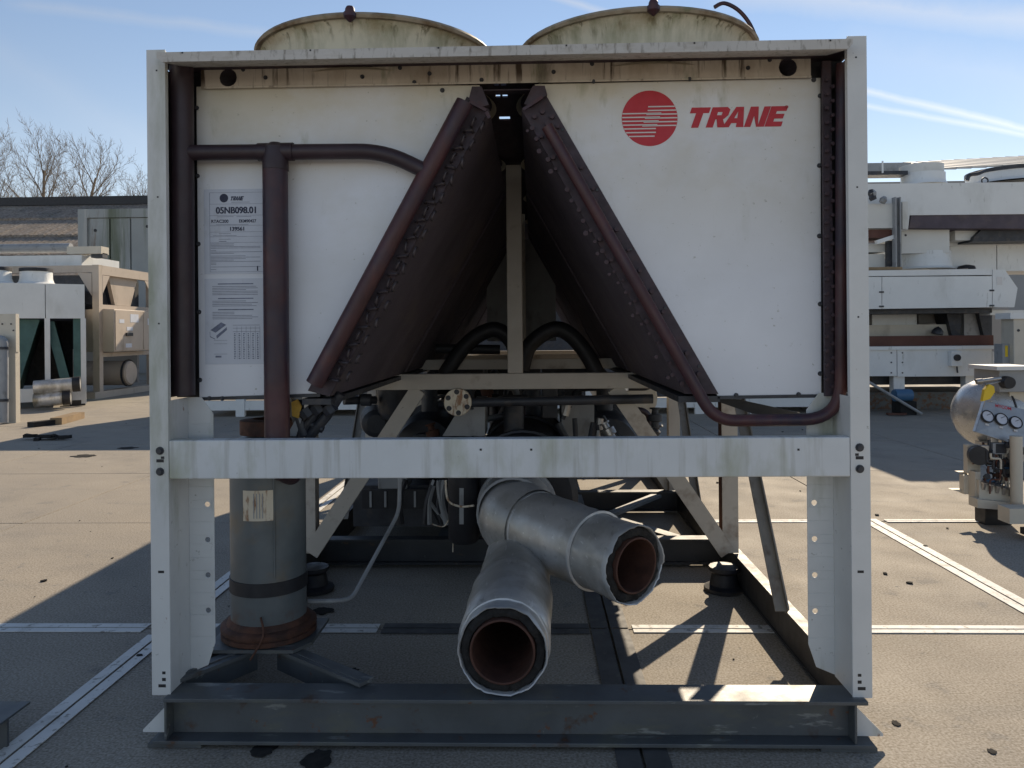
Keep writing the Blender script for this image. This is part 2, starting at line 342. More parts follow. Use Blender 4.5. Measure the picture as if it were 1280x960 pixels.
def lettering(body, x, z, h, Y, m, parent, name='lettering', shear=0.0, bold=0.0, align='LEFT', squeeze=1.0, frame=None):
    c = bpy.data.curves.new('text', 'FONT'); c.body = body; c.size = h / .73; c.shear = shear; c.offset = bold * h; c.align_x = align; c.extrude = .0004
    o = bpy.data.objects.new('text', c); COL.objects.link(o)
    dg = bpy.context.evaluated_depsgraph_get(); me = bpy.data.meshes.new_from_object(o.evaluated_get(dg)); bpy.data.objects.remove(o); bpy.data.curves.remove(c)
    if bold and not frame and h > .012:      # heavier strokes: a second pass of the same letters, a hair to the right
        bm = bmesh.new(); bm.from_mesh(me); g_ = bmesh.ops.duplicate(bm, geom=bm.verts[:] + bm.edges[:] + bm.faces[:])
        for v in g_['geom']:
            if isinstance(v, bmesh.types.BMVert): v.co.x += h * .055; v.co.z += .0003
        bm.to_mesh(me); bm.free()
    for v in me.vertices:
        if frame: o0, u, w, nn = frame; v.co = o0 + u * (x + v.co.x * squeeze) + w * (z + v.co.y) + nn * v.co.z
        else: v.co = (x + v.co.x * squeeze, Y - v.co.z, z + v.co.y)
    me.name = name; me.materials.clear(); me.materials.append(M[m])
    r = bpy.data.objects.new(name, me); COL.objects.link(r); r.parent = parent
    return r


# ================================================================== GROUND
ground = struct(MB().box(-400, 400, -40, 900, -.60, -.020).build('ground', 'concrete'))
PX, PY, OX, OY = 1.94, 1.90, -1.53, .95
slab_me = None
g = .005
for i in range(-8, 8):
    for j in range(-2, 11):
        x0, y0 = OX + i * PX, OY + j * PY
        if slab_me is None:
            o = MB().box(g, PX - g, g, PY - g, -.0195, 0).build('slab', 'concrete', ground, bevel=.004); slab_me = o
        else:
            o = clone(slab_me, ground)
        o.location = (x0, y0, random.uniform(-.0025, 0))


def line(x0, x1, y0, y1, m='line', name='painted_line'):
    return struct(MB().box(x0, x1, y0, y1, .0015, .0045).build(name, m, ground))


wl = .050
for s_ in (-1, 1):       # painted rims on both sides of the slab joints
    def hor(Y, a, b, w=wl, m='line', n='painted_line'): line(a, b, Y + (g + .0005 if s_ > 0 else -g - .0005 - w), Y + (g + .0005 + w if s_ > 0 else -g - .0005), m, n)
    def ver(X, a, b, w=wl, m='line', n='painted_line'): line(X + (g + .0005 if s_ > 0 else -g - .0005 - w), X + (g + .0005 + w if s_ > 0 else -g - .0005), a, b, m, n)
    hor(OY, -7.3, OX - .1, .042); hor(OY, OX + .1, -.60, .042); hor(OY, OX + PX + .10, OX + 2 * PX + .9, .036); hor(OY, OX + 2 * PX + 1.0, 6, .036)
    ver(OX, -2.6, OY - .08, .046); ver(OX, OY + .08, OY + PY - .05, .046); ver(OX, OY + PY + .05, OY + 2 * PY, .046)
    ver(OX + 2 * PX, -2.6, OY - .08, .052); ver(OX + 2 * PX, OY + .08, OY + PY + .05, .052)
    hor(OY + PY, OX + PX + .8, OX + 2 * PX - .1, .030); hor(OY + PY, OX + 2 * PX + .1, 5.5, .030)
    ver(OX + PX, -2.6, OY - .008, .075, 'slabrim', 'slab_rim'); ver(OX + PX, OY + .008, OY + PY - .1, .075, 'slabrim', 'slab_rim')
    hor(OY, -.58, OX + PX - .09, .05, 'slabrim', 'slab_rim')
    hor(OY - PY, OX, OX + PX, .05, 'slabrim', 'slab_rim')
# stains and litter on the slabs
for (px, py, a, b) in [(330, 938, .035, .030), (395, 951, .045, .036), (403, 764, .05, .03), (440, 840, .025, .02), (1120, 905, .012, .012), (1240, 940, .012, .01), (160, 560, .1, .05), (105, 570, .12, .06)]:
    c = gr(px, py); n = 36; q_ = random.uniform(0, 50); rr = [1 + .45 * noise.noise(Vector((2 * math.cos(6.283 * k / 36) + q_, 2 * math.sin(6.283 * k / 36), 0))) + random.uniform(-.03, .03) for k in range(n)]
    struct(MB().prism([(c.x + a * rr[k] * math.cos(6.283 * k / n), c.y + b * 1.5 * rr[k] * math.sin(6.283 * k / n), .0012) for k in range(n)], (0, 0, .0018)).build('oil_stain', 'stain', ground))
lm = MB(); rl = random.Random(5)
for k in range(110):
    c = Vector((rl.uniform(-6, 5), rl.uniform(-1.2, 9), 0)); r = rl.choice((.004, .006, .009, .014)); n = 5
    a0 = rl.random() * 6
    lm.prism([(c.x + r * rl.uniform(.6, 1.4) * math.cos(a0 + 6.283 * q / n), c.y + r * rl.uniform(.6, 1.4) * math.sin(a0 + 6.283 * q / n), .0005) for q in range(n)], (0, 0, r * .5))
struct(lm.build('grit', 'trash'), 'stuff')

# ================================================================== MAIN CHILLER
ch = thing('air_cooled_chiller', 'large white air cooled chiller with open V coils, maroon pipes and cut insulated water pipes', 'chiller')
LEN = 6.3
# posts: front flange, web running back, rear flange with bolt holes
for sgn in (-1, 1):
    m = MB()
    def xb(a, b, *r): m.box(sgn * a, sgn * b, *r)
    xb(1.065, 1.125, 0, .004, .155, 2.196)
    xb(1.065, 1.069, .004, .143, .160, 1.085)
    xb(1.065, 1.069, .004, .020, 1.0855, 2.192)
    xb(1.125, 1.121, .004, .05, .160, 2.192)
    zt, zb = 1.085, .16
    m.prism([(sgn * 1.065, .140, zt), (sgn * 1.020, .140, zt), (sgn * .98, .140, zt - .055), (sgn * .98, .140, zt - .09), (sgn * 1.065, .140, zt - .09)], (0, .004, 0))
    hz = [.845 - .118 * k for k in range(5)]
    holed(m, *sorted((sgn * .98, sgn * 1.0649)), .285, zt - .09, .140, .004, [(sgn * 1.003, z, .009) for z in [.92] + hz])
    m.prism([(sgn * 1.065, .140, .285), (sgn * .98, .140, .285), (sgn * .98, .140, .265), (sgn * 1.005, .140, .19), (sgn * 1.065, .140, .165)], (0, .004, 0))
    p = m.build('post', 'frame', ch, bevel=.0012)
    if sgn < 0:
        bolt0 = MB().lathe([(.0001, -.010), (.008, -.010), (.0092, -.007), (.0092, -.003), (.013, -.0025), (.013, 0)], (0, 0, 0), (0, 1, 0), 12).build('bolt', 'darkm', p)
        slot0 = MB().box(-.012, .012, -.0006, .0, -.005, .005).build('slot', 'black', p, bevel=.0045)
        bolt0.location = (-1.092, 0, .928); slot0.location = (-1.092, 0, .896)
    else:
        clone(bolt0, p, (1.092, 0, .928)); clone(slot0, p, (1.092, 0, .896))
    clone(bolt0, p, (sgn * 1.092, 0, .862)); clone(slot0, p, (sgn * 1.084, 0, .906)).scale = (.45, 1, .8)
    clone(slot0, p, (sgn * 1.092, 0, .545)).scale = (.8, 1, .8)
    clone(slot0, p, (sgn * 1.092, 0, .185)); clone(slot0, p, (sgn * 1.086, 0, .205)).scale = (.5, 1, 1); clone(slot0, p, (sgn * 1.086, 0, .226)).scale = (.45, 1, .9)
    for z in (2.13, 1.73, 1.33): clone(slot0, p, (sgn * 1.092, 0, z)).scale = (.22, 1, .5)
    # rear posts and side frame
    for Y in (1.55, 3.1, 4.65, 6.2):
        q = MB().box(sgn * 1.045, sgn * 1.049, Y, Y + .07, .16, 1.09).box(sgn * 1.045, sgn * 1.125, Y - .004, Y, .16, 1.09).build('post', 'inner', ch)
        if sgn > 0 and Y < 2: MB().box(1.0435, 1.0447, Y + .004, Y + .068, .2, 1.0).build('rust_patch', 'rust', q)
    for bay in range(4):
        o_ = 1.55 * bay
        MB().bar((sgn * 1.1, .72 + o_, .162), (sgn * 1.1, 1.42 + o_, 1.06), .05, .006, (1, 0, 0)).bar((sgn * 1.077, .72 + o_, .162), (sgn * 1.077, 1.42 + o_, 1.06), .006, .05, (1, 0, 0)).build('side_brace', 'brace', ch)
    # base rails
    MB().box(sgn * 1.100, sgn * 1.150, .085, LEN, .145, .157).box(sgn * 1.104, sgn * 1.112, .085, LEN, .022, .145).box(sgn * 1.100, sgn * 1.150, .085, LEN, .012, .022).build('base_rail', 'rail', ch)
    # side coils behind the posts
    MB().box(sgn * 1.0, sgn * 1.062, .18, LEN, 1.10, 2.12).build('side_coil', 'coil', ch)

# base front beam
MB().box(-1.075, 1.10, -.030, .083, .146, .158).box(-1.07, 1.068, .024, .034, .026, .146).box(-1.11, 1.12, -.030, .083, .014, .026).box(1.060, 1.068, -.025, .024, .026, .146).box(-1.075, -1.067, -.025, .024, .026, .146).build('base_beam', 'base', ch, bevel=.002)
for sgn in (-1, 1):
    MB().prism([(sgn * 1.072, .02, .028), (sgn * 1.165, .02, .028), (sgn * 1.165, .02, .036), (sgn * 1.072, .02, .13)], (0, .012, 0)).build('gusset', 'frame', ch)
    MB().box(sgn * .96, sgn * 1.13, -.02, .12, .0, .012).build('foot_plate', 'base', ch)
    f = MB().lathe([(.10, 0), (.10, .018), (.072, .03), (.06, .085), (.075, .10), (.075, .118), (.0001, .118)], (sgn * 1.03, 1.46, 0.001), (0, 0, 1), 14).build('rubber_foot', 'black', ch)
# oddly lit holes in the base: bolts on the flange plate
# cross members and diagonals of the base
for Y in (1.85, 3.1, 4.65, 6.2):
    MB().box(-1.099, 1.099, Y - .03, Y + .05, .145, .1565).box(-1.103, 1.103, Y, Y + .008, .03, .145).box(-1.099, 1.099, Y - .03, Y + .05, .018, .03).build('cross_member', 'rail', ch)
for X in (-.42, .38):
    MB().box(X - .04, X + .04, 1.905, 6.1, .12, .144).build('inner_rail', 'base', ch)
MB().bar((.2, 1.95, .135), (.95, 3.05, .135), .07, .02).bar((.95, 1.95, .11), (.2, 3.05, .11), .07, .02).build('base_diagonal', 'base', ch)

# crossbeam
MB().box(-1.064, 1.064, .0, .05, .838, .960).build('crossbeam', 'cross', ch, bevel=.004)
cb = ch.children[-1]
for px in (601, 664, 998):
    a = at(px, 562, 0); clone(slot0, cb, (a.x, -.0005, a.z)).scale = (.28, 1, .65)

# ---- roof and fascia
roof = MB()
zr0, zr1 = 2.135, 2.165
roof.prism([(-1.062, -.06, zr1), (1.058, -.06, zr1), (1.058, -.06, zr0 + .016), (1.045, -.06, zr0), (-1.045, -.06, zr0), (-1.062, -.06, zr0 + .012)], (0, .004, 0))
FY = .142
zu = at(640, 78, FY).z
roof.prism([(-1.045, -.056, zr0), (-1.045, FY - .001, zu), (-1.045, FY - .001, zu + .004), (-1.045, -.056, zr0 + .004)], (2.09, 0, 0))
roof.prism([(-1.062, -.0555, zr1 - .004), (-1.062, .05, zr1 + .012), (-1.062, .05, zr1 + .016), (-1.062, -.0555, zr1)], (2.12, 0, 0))
ro = roof.build('roof_edge', 'lip', ch)
for px in (228, 388, 548, 708, 868, 1038):
    a = at(px, 66 - (px - 228) * .019, -.06); clone(slot0, ro, (a.x, -.0605, a.z)).scale = (.22, 1, .5)
deck = MB()
dz0, dz1 = 2.178, 2.186
for (a, b) in ((.052, .335), (.360, .465), (.505, .755), (.815, LEN)): deck.box(-1.12, 1.12, a, b, dz0, dz1)
for (a, b) in ((.335, .360), (.465, .505), (.755, .815)): deck.box(-1.12, -.042, a, b, dz0, dz1).box(.002, 1.12, a, b, dz0, dz1)
deck.box(-.024, -.016, .3605, .4645, dz0 - .01, dz0 - .001).box(-.024, -.016, .30, .364, dz0 - .01, dz0 - .0015).box(-.024, -.016, .46, .51, dz0 - .01, dz0 - .0015).box(-.045, .005, .782, .788, dz0 - .01, dz0 - .0015)
deck.build('fan_deck', 'coilend', ch)
fz0, fz1 = at(640, 103.5, FY).z, zu + .003
hl, hr = at(285, 97, FY), at(985, 84, FY)
fm = MB(); holed(fm, -1.012, -.30, fz0, fz1, FY, .004, [(hl.x, hl.z, .030)]); holed(fm, .30, 1.005, fz0, fz1, FY, .004, [(hr.x, hr.z, .030)])
fm.box(-.2998, .2998, FY, FY + .004, fz0, fz1); fm.box(-1.0, 1.005, FY - .004, FY - .0005, fz0 - .002, fz0 + .004)
fo = fm.build('fascia', 'fascia', ch)
for h in (hl, hr): MB().box(h.x - .05, h.x + .05, .30, .304, h.z - .05, fz1).build('hole_backing', 'black', fo)
for (px, py) in [(304, 87), (332, 97), (500, 85), (518, 103), (537, 92), (692, 90), (740, 80), (742, 102), (862, 99), (935, 85), (962, 75), (602, 100), (453, 96)]:
    a = at(px, py, FY); clone(bolt0, fo, (a.x, FY - .0005, a.z)).scale = (.55, .6, .55)

# ---- white front panels
PYP = .155
def pp(px, py, Y=PYP): return at(px, py, Y)
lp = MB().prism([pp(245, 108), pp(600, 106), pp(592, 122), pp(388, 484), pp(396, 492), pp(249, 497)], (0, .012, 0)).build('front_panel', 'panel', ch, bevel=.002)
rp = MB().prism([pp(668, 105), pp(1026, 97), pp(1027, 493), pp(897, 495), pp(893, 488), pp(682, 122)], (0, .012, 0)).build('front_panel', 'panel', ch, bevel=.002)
for (px, py) in [(246, 135), (247, 220), (248, 305), (249, 390), (250, 475), (262, 498), (278, 498), (553, 113), (410, 470)]:
    a = pp(px, py); clone(bolt0, lp, (a.x, PYP, a.z)).scale = (.6, 1, .6)
for (px, py) in [(1025, 120), (1024, 207), (1024, 295), (1025, 380), (1025, 467), (1017, 100), (920, 494), (998, 493), (746, 238), (788, 312), (831, 385), (873, 458), (703, 163)]:
    a = pp(px, py); clone(bolt0, rp, (a.x, PYP, a.z)).scale = (.6, 1, .6)
MB().prism([pp(245, 497, .15), pp(400, 492, .15), pp(400, 496, .15), pp(245, 501, .15)], (0, .6, 0)).build('panel_tray', 'darkm', ch)
MB().prism([pp(897, 495, .15), pp(1027, 493, .15), pp(1027, 497, .15), pp(897, 499, .15)], (0, .6, 0)).build('panel_tray', 'darkm', ch)

# ---- red emblem and lettering on the right panel
LY = PYP - .001
cc = pp(812, 148); R0 = .0345 * 2.66
em = MB().disc((cc.x, LY, cc.z), (0, 1, 0), R0, 64, .0009).build('emblem', 'red', rp)
sm = MB(); tck = .045
def stripe(y, x0, x1):
    e = math.sqrt(max(0, 1 - y * y)) - .01; x0, x1 = max(x0, -e), min(x1, e)
    sm.box(cc.x + R0 * x0, cc.x + R0 * x1, LY - .0012, LY - .0004, cc.z + R0 * (y - tck / 2), cc.z + R0 * (y + tck / 2))
for k in range(7): stripe(.175 - .137 * k, -1.1, (.42 - .05 * k) if k < 5 else (.22 - .05 * (k - 5)))
for k in range(6): stripe(.415 - .137 * k, (-.05 if k == 0 else -.02 - .05 * k), 1.1)
sm.build('emblem_stripe', 'stripew', em)
GL = dict(T=[[(0, .72), (0, 1), (.98, 1), (.98, .72)], [(.32, 0), (.32, .72), (.69, .72), (.69, 0)]],
          R=[[(0, 0), (0, 1), (.36, 1), (.36, 0)], [(.36, .76), (.36, 1), (.78, 1), (.95, .88), (.95, .76)], [(.6, .6), (.6, .76), (.95, .76), (.95, .6)], [(.36, .4), (.36, .6), (.95, .6), (.8, .42), (.74, .4)], [(.42, .4), (.74, .4), (1.0, 0), (.6, 0)]],
          A=[[(0, 0), (.36, 1), (.60, 1), (.34, 0)], [(.60, 1), (.76, 1), (1.08, 0), (.70, 0), (.54, .8)], [(.30, .2), (.38, .44), (.80, .44), (.84, .2)]],
          N=[[(0, 0), (0, 1), (.33, 1), (.33, 0)], [(.69, 0), (.69, 1), (1.02, 1), (1.02, 0)], [(.30, 1), (.40, 1), (.72, 0), (.62, 0), (.30, .6)]],
          E=[[(0, 0), (0, 1), (.36, 1), (.36, 0)], [(.36, .76), (.36, 1), (.85, 1), (.85, .76)], [(.36, .39), (.36, .62), (.8, .62), (.8, .39)], [(.36, 0), (.36, .24), (.85, .24), (.85, 0)]])
a0, a1 = pp(857, 160), pp(982, 157); H = .0665; wsum = 4.85 + .36
def logo(parent, x, z, H, sq, Y, m):
    for ci, (c, ox) in enumerate(zip('TRANE', (0, 1.07, 1.92, 3.03, 4.08))):
        b = MB()
        for qi, poly in enumerate(GL[c]):
            b.prism([(x + ((ox + px) * sq + .36 * pz) * H, Y - .0002 * qi, z + pz * H) for (px, pz) in poly], (0, .0008, 0))
        b.build('letter', m, parent)
wt = MB().box(0, .001, 0, .001, 0, .001)
logo(rp, a0.x - .003, a0.z, H, .96, LY - .0002, 'red')
a = pp(981, 136); lettering('\u00ae', a.x, a.z, .011, LY, 'red', rp, 'registered_mark')

# ---- information plates on the left panel
Y2 = PYP - .0015
c0, c1 = pp(255, 237), pp(328, 342); pl = MB().box(c0.x, c0.x + .20, Y2, PYP - .0002, c1.z, c0.z).build('information_plate', 'paper', lp)
x0, zt = c0.x, c0.z; T = Y2 - .0004; Hh = c0.z - c1.z
def pz(f): return zt - Hh * f
MB().disc((x0 + .068, T, pz(.105)), (0, 1, 0), .0145, 24, .0006).build('emblem', 'navy', pl)
logo(pl, x0 + .088, pz(.135), .014, .62, T, 'navy')
lettering('05NB098.01', x0 + .040, pz(.285), .022, T, 'navy', pl, bold=.028, squeeze=.92)
lettering('RTAC200', x0 + .024, pz(.395), .0105, T, 'navy', pl, bold=.028)
lettering('EKM90427', x0 + .118, pz(.395), .0105, T, 'navy', pl, bold=.028, squeeze=.92)
lettering('139561', x0 + .085, pz(.49), .013, T, 'navy', pl, bold=.028)
lettering('1', x0 + .174, pz(.965), .016, T, 'navy', pl, bold=.028)
sm = MB(); rt = random.Random(3)
def tl(xa, xb, f, h=.0011): sm.box(x0 + xa, x0 + xb, T - .0003, T + .0002, pz(f) - h / 2, pz(f) + h / 2)
for f in (.04, .175, .31, .43, .505, .56, .63, .975): tl(.020, .198, f, .0007)
tl(.093, .155, .155); tl(.045, .10, .325); tl(.11, .16, .325); tl(.04, .15, .418); tl(.05, .09, .525); tl(.03, .11, .548); tl(.05, .09, .59); tl(.05, .075, .615, .002)
f = .645
while f < .955:
    tl(.022, rt.choice((.04, .10, .17, .196, .19, .14)), f, .0013); f += .0165 if rt.random() > .25 else .03
sm.box(x0 + .019, x0 + .0198, T - .0003, T + .0002, pz(.975), pz(.04))
struct(sm.build('small_print', 'greyprint', pl), 'stuff')
c0, c1 = pp(256, 348.5), pp(328, 455); pl2 = MB().box(c0.x, c0.x + .20, Y2, PYP - .0002, c1.z, c0.z).build('information_plate', 'paper', lp)
zt = c0.z; Hh = c0.z - c1.z; x0 = c0.x; sm = MB()
for (fa, fb, ind) in ((.075, .20, 0), (.245, .335, 0), (.375, .475, 0)):
    tl(.045, .165, fa - .012, .0035); f = fa + .018
    while f < fb: tl(.026, rt.choice((.10, .16, .175, .18, .14)), f, .0016); f += .019
for k in range(6):
    xk = .098 + k * .0155; [sm.box(x0 + xk, x0 + xk + rt.choice((.004, .005, .006)), T - .0003, T + .0002, pz(f_ + .011), pz(f_)) for f_ in [.64 + .0205 * q for q in range(15)]]
    sm.box(x0 + xk + .010, x0 + xk + .0106, T - .0003, T + .0002, pz(.94), pz(.56))
for f in (.545, .58, .62): tl(.095, .185, f, .0012)
for f in (.72, .76, .88): tl(.03, .075, f, .0009)
tl(.035, .055, .91, .006)
def q3(pts, m_='greyprint'): sm.prism([(x0 + a_, T, pz(b_)) for (a_, b_) in pts], (0, .0006, 0))
q3([(.018, .60), (.055, .51), (.072, .54), (.036, .63)]); q3([(.038, .665), (.074, .565), (.074, .60), (.040, .70)]); q3([(.016, .62), (.0166, .68), (.034, .71), (.034, .702), (.0175, .672), (.0175, .625)])
struct(sm.build('small_print', 'greyprint', pl2), 'stuff')

# ---- V coils
def vcoil(sgn, po, pi, qo, qi, Y0):
    a, b, c, d = (at(*p, Y0) for p in (po, pi, qi, qo))
    o = MB().prism([a, b, c, d], (0, 1.42, 0)).build('v_coil', 'coil', ch)
    for k in range(1, 4):
        cpy = clone(o, ch); cpy.location = (0, 1.52 * k, 0)
    e = MB().prism([v + Vector((0, -.012, 0)) for v in (a, b, c, d)], (0, .0115, 0)).build('coil_end_plate', 'coilend', o)
    return o, a, b, c, d
vl, la, lb, lc, ld = vcoil(-1, (584, 122), (612, 138), (386, 488), (413, 495), .16)
vr, ra, rb, rc_, rd = vcoil(1, (680, 116), (652, 138), (897, 492), (855, 492), .16)
# seams and trays under the coils
for (c, d, s_) in ((lc, ld, -1), (rc_, rd, 1)):
    MB().box(min(c.x, d.x) - .02, max(c.x, d.x) + .005, .15, LEN - .1, c.z - .028, c.z - .008).build('coil_tray', 'darkm', ch)
# headers
hp, hq = at(581, 128, .10), at(393, 480, .10)
MB().tube([hp, hq], .0290, 18).build('header_pipe', 'pipe', ch)
dirL = (hq - hp).normalized(); nrm = Vector((dirL.z, 0, -dirL.x)); nrm = nrm if nrm.x > 0 else -nrm
rb0 = MB().tube(rounded([(-.015, .012, 0), (-.015, -.018, 0), (.015, -.018, 0), (.015, .012, 0)], .013, 5), .0046, 8).build('return_bend', 'copper', vl)
rr = random.Random(11); k = 0; Lh = (hq - hp).length
for i in range(30):
    t = .035 + i * (.93 / 29); base = hp + dirL * (Lh * t)
    for (off, ) in ((.048,), (.078,)):
        if off > .07 and i % 2: continue
        p = base + nrm * (off + rr.uniform(-.004, .004))
        o = rb0 if k == 0 else clone(rb0, vl)
        ang = -math.atan2(dirL.z, dirL.x) + (1.05 if i % 2 else -.15) + rr.uniform(-.25, .25)
        o.location = (p.x, .14, p.z); o.rotation_euler = (0, ang, 0); k += 1
hp2 = at(684, 158, .10)
path = rounded([hp2, at(866, 478, .10), at(893, 526, .10), at(1051, 524, .10), at(1053, 80, .10)], .12, 8)
MB().tube(path, .0195, 14).build('liquid_pipe', 'pipe', ch)
dR = (at(866, 478, .10) - hp2).normalized(); nR = Vector((dR.z, 0, -dR.x)); nR = nR if nR.x > 0 else -nR
stub0 = MB().lathe([(.0001, -.012), (.008, -.012), (.008, .01)], (0, 0, 0), (0, 1, 0), 8).build('tube_stub', 'coilend', vr)
k = 0; LR = (at(866, 478, .1) - hp2).length
for i in range(26):
    for off in (.030, -.034, -.052):
        p = hp2 + dR * (LR * (i / 25 * 1.02 - .03)) + nR * (off + (.006 if i % 2 else -.006))
        if rr.random() < .25: continue
        o = stub0 if k == 0 else clone(stub0, vr)
        sc_ = rr.uniform(.6, 1.1); o.scale = (sc_, rr.uniform(.4, 1.1), sc_)
        o.location = (p.x, .142, p.z); k += 1
for (px, py) in [(668, 146), (678, 140), (690, 146), (684, 155), (697, 158), (688, 166)]:
    p = at(px, py, .142); clone(stub0, vr, (p.x, .142, p.z))
# outer coil ends with tube stubs (right) and header (left)
a, b = at(1028, 76, .125), at(1066, 495, .125)
er = MB().box(a.x, 1.0645, .125, .139, b.z, a.z).build('coil_end_plate', 'coilend', ch)
for i in range(44):
    p = at(1033 + (7 if i % 2 else 0), 100 + i * 8.9, .12); c = clone(stub0, er, (p.x, .122, p.z)); c.scale = (.75, 1, .75)
a, b = at(211, 76, .15), at(244, 497, .15)
MB().box(-1.116, b.x + .02, .1695, .176, b.z, a.z + .02).build('coil_end_plate', 'black', ch)
MB().tube([at(227, 84, .10), at(229, 494, .10)], .0375, 18).build('header_pipe', 'pipedark', ch)
MB().box(1.01, 1.116, .1695, .176, b.z, a.z + .005).build('coil_end_plate', 'black', ch)
for s_ in (-1, 1): MB().box(s_ * 1.1165, s_ * 1.1195, .052, .178, 1.0865, 2.172).build('side_sheet', 'black', ch)
# T piece, branch pipes and the big discharge pipe
zc = at(345, 190, .10)
MB().tube([at(232, 191, .10), at(330, 190, .10)], .0255, 16).build('branch_pipe', 'pipedark', ch)
MB().tube(rounded([at(360, 190, .10), at(480, 189, .10), at(540, 218, .10)], .10, 8), .0255, 16).build('branch_pipe', 'pipedark', ch)
MB().tube([(zc.x - .058, .10, zc.z), (zc.x + .058, .10, zc.z)], .0295, 18).tube([(zc.x - .002, .10, zc.z + .030), (zc.x - .002, .10, zc.z + .015), (zc.x - .002, .10, zc.z - .035), (zc.x - .002, .10, zc.z - .06)], [.018, .036, .0425, .0425], 18).build('tee_fitting', 'pipedark', ch)
dp = at(344, 215, .10); dq = at(346.5, 540, .10)
MB().tube(rounded([(dp.x, .10, dp.z + .03), (dq.x, .10, .93), (dq.x, .10, .86), (dq.x - .02, .30, .80)], .1, 6), .0405, 20).build('discharge_pipe', 'pipe', ch)
# V apex: cap plate, inner dark sheets, top corner brackets
a, b = at(588, 107, .14), at(682, 107, .14)
MB().box(a.x, b.x, .16, .20, 2.098, 2.102).build('apex_cap', 'coilend', ch)
for s_, pts in ((-1, [(590, 108), (602, 108), (611, 131), (600, 134), (586, 124)]), (1, [(666, 107), (681, 107), (684, 118), (664, 132), (655, 130)])):
    MB().prism([at(*p, .12) for p in pts], (0, .03, 0)).build('apex_bracket', 'coilend', ch)
MB().bar(at(608, 140, .12), at(612, 148, .12), .012, .012).bar(at(587, 127, .12), at(608, 138, .12), .006, .01).build('coil_clip', 'pipe', ch)
MB().bar(at(654, 137, .12), at(678, 121, .12), .006, .01).build('coil_clip', 'pipe', ch)

# ---- frames inside
def frame_at(Y, z0, z1, zlow):
    MB().box(-1.044, 1.044, Y, Y + .05, z0, z1).build('inner_beam', 'inner', ch, bevel=.003)
    for s_ in (-1, 1):
        MB().bar((s_ * 1.06, Y + .02, .17), (s_ * .50, Y + .02, z0 + .002), .08, .03, (0, 1, 0)).build('diagonal_brace', 'inner', ch)
frame_at(1.50, 1.005, 1.085, 0)
MB().box(-1.0, 1.0, 2.28, 2.33, 1.07, 1.13).build('inner_beam', 'inner', ch)
for Y in (3.12, 4.67, 6.22): frame_at(Y, 1.03, 1.09, 0)
for Y in (1.50, 3.12, 4.67): MB().box(-.042, .036, Y + .003, Y + .045, 1.0855, 2.145).build('centre_post', 'inner', ch, bevel=.004)
a, b = at(608, 300, 3.6), at(695, 418, 3.6)
MB().box(a.x, b.x, 3.6, 3.9, b.z - .05, a.z).build('cabinet', 'grey', ch)
# hoses over the frame
h1 = [at(x, y, 2.15) for x, y in ((555, 470), (575, 440), (596, 420), (620, 412), (640, 428), (650, 462))]
h2 = [at(x, y, 2.05) for x, y in ((652, 462), (662, 432), (690, 412), (712, 418), (735, 445), (752, 480))]
for h in (h1, h2): MB().tube(smooth_path(h), .046, 12).build('insulated_hose', 'black', ch)
MB().tube([at(545, 436, 2.2), at(625, 437, 2.2)], .03, 10).build('insulated_hose', 'black', ch)

# dark crosswise pipe and blank flange
fl = at(572, 503, 1.40)
MB().tube([(fl.x + .02, 1.44, fl.z - .005), (.68, 1.44, fl.z + .008)], .0235, 12).build('suction_line', 'darkm', ch)
fo2 = MB().lathe([(.0001, 0), (.066, 0), (.069, .004), (.069, .02), (.0001, .02)], (fl.x, 1.40, fl.z), (0, 1, 0), 28).build('blank_flange', 'plate', ch)
for k in range(6):
    t = .6 + k * math.pi / 3; clone(bolt0, fo2, (fl.x + .052 * math.cos(t), 1.402, fl.z + .052 * math.sin(t)))
pts = [(553, 545), (572, 514), (592, 512), (592, 500), (606, 500), (606, 545)]
MB().prism([at(*p, 1.62) for p in pts], (0, .25, 0)).build('bracket_box', 'grey', ch)
a, b = at(702, 505, 2.0), at(743, 548, 2.0)
MB().box(a.x, b.x, 2.0, 2.2, b.z, a.z).build('valve_panel', 'grey', ch)
rv = random.Random(2)
for k in range(9):
    x, y = rv.uniform(695, 760), rv.uniform(505, 540)
    MB().tube([at(x, y, 1.85), at(x + rv.uniform(-10, 10), y + rv.uniform(12, 24), 1.85)], rv.choice((.008, .014, .02)), 8).build('valve', 'steel' if k % 3 == 0 else 'darkm', ch)

# ---- evaporator, compressors, and other vessels under the coils
MB().lathe([(.0001, 0), (.24, 0), (.27, .03), (.27, 3.9), (.0001, 3.9)], (.03, 1.28, .50), (0, 1, 0), 32).build('evaporator', 'black', ch)
MB().lathe([(.150, .0), (.160, .006), (.160, .03), (.150, .034), (.150, .36)], (-.005, .93, .505), (0, 1, 0), 28).build('water_box', 'grey', ch)
for X, s_ in ((-.55, -1), (.52, 1)):
    MB().lathe([(.0001, 0), (.10, 0), (.10, .10), (.17, .12), (.20, .2), (.20, .62), (.23, .63), (.23, .68), (.19, .7), (.19, 1.3), (.0001, 1.34)], (X, 1.95, .62), (0, 1, 0), 24).build('compressor', 'darkm', ch)
    MB().tube(rounded([(X, 2.3, .8), (X, 2.3, 1.04), (X * .5, 2.6, 1.04)], .1), .05, 12).build('discharge_elbow', 'darkm', ch)
a = at(580, 640, 1.25); MB().lathe([(.0001, 0), (.06, 0), (.075, .02), (.075, .42), (.05, .45), (.0001, .46)], (a.x, 1.25, .30), (0, 0, 1), 18).build('oil_filter', 'black', ch)
MB().bar(at(577, 655, 1.18), at(577, 610, 1.18), .02, .01, (0, 1, 0)).build('filter_bracket', 'grey', ch)
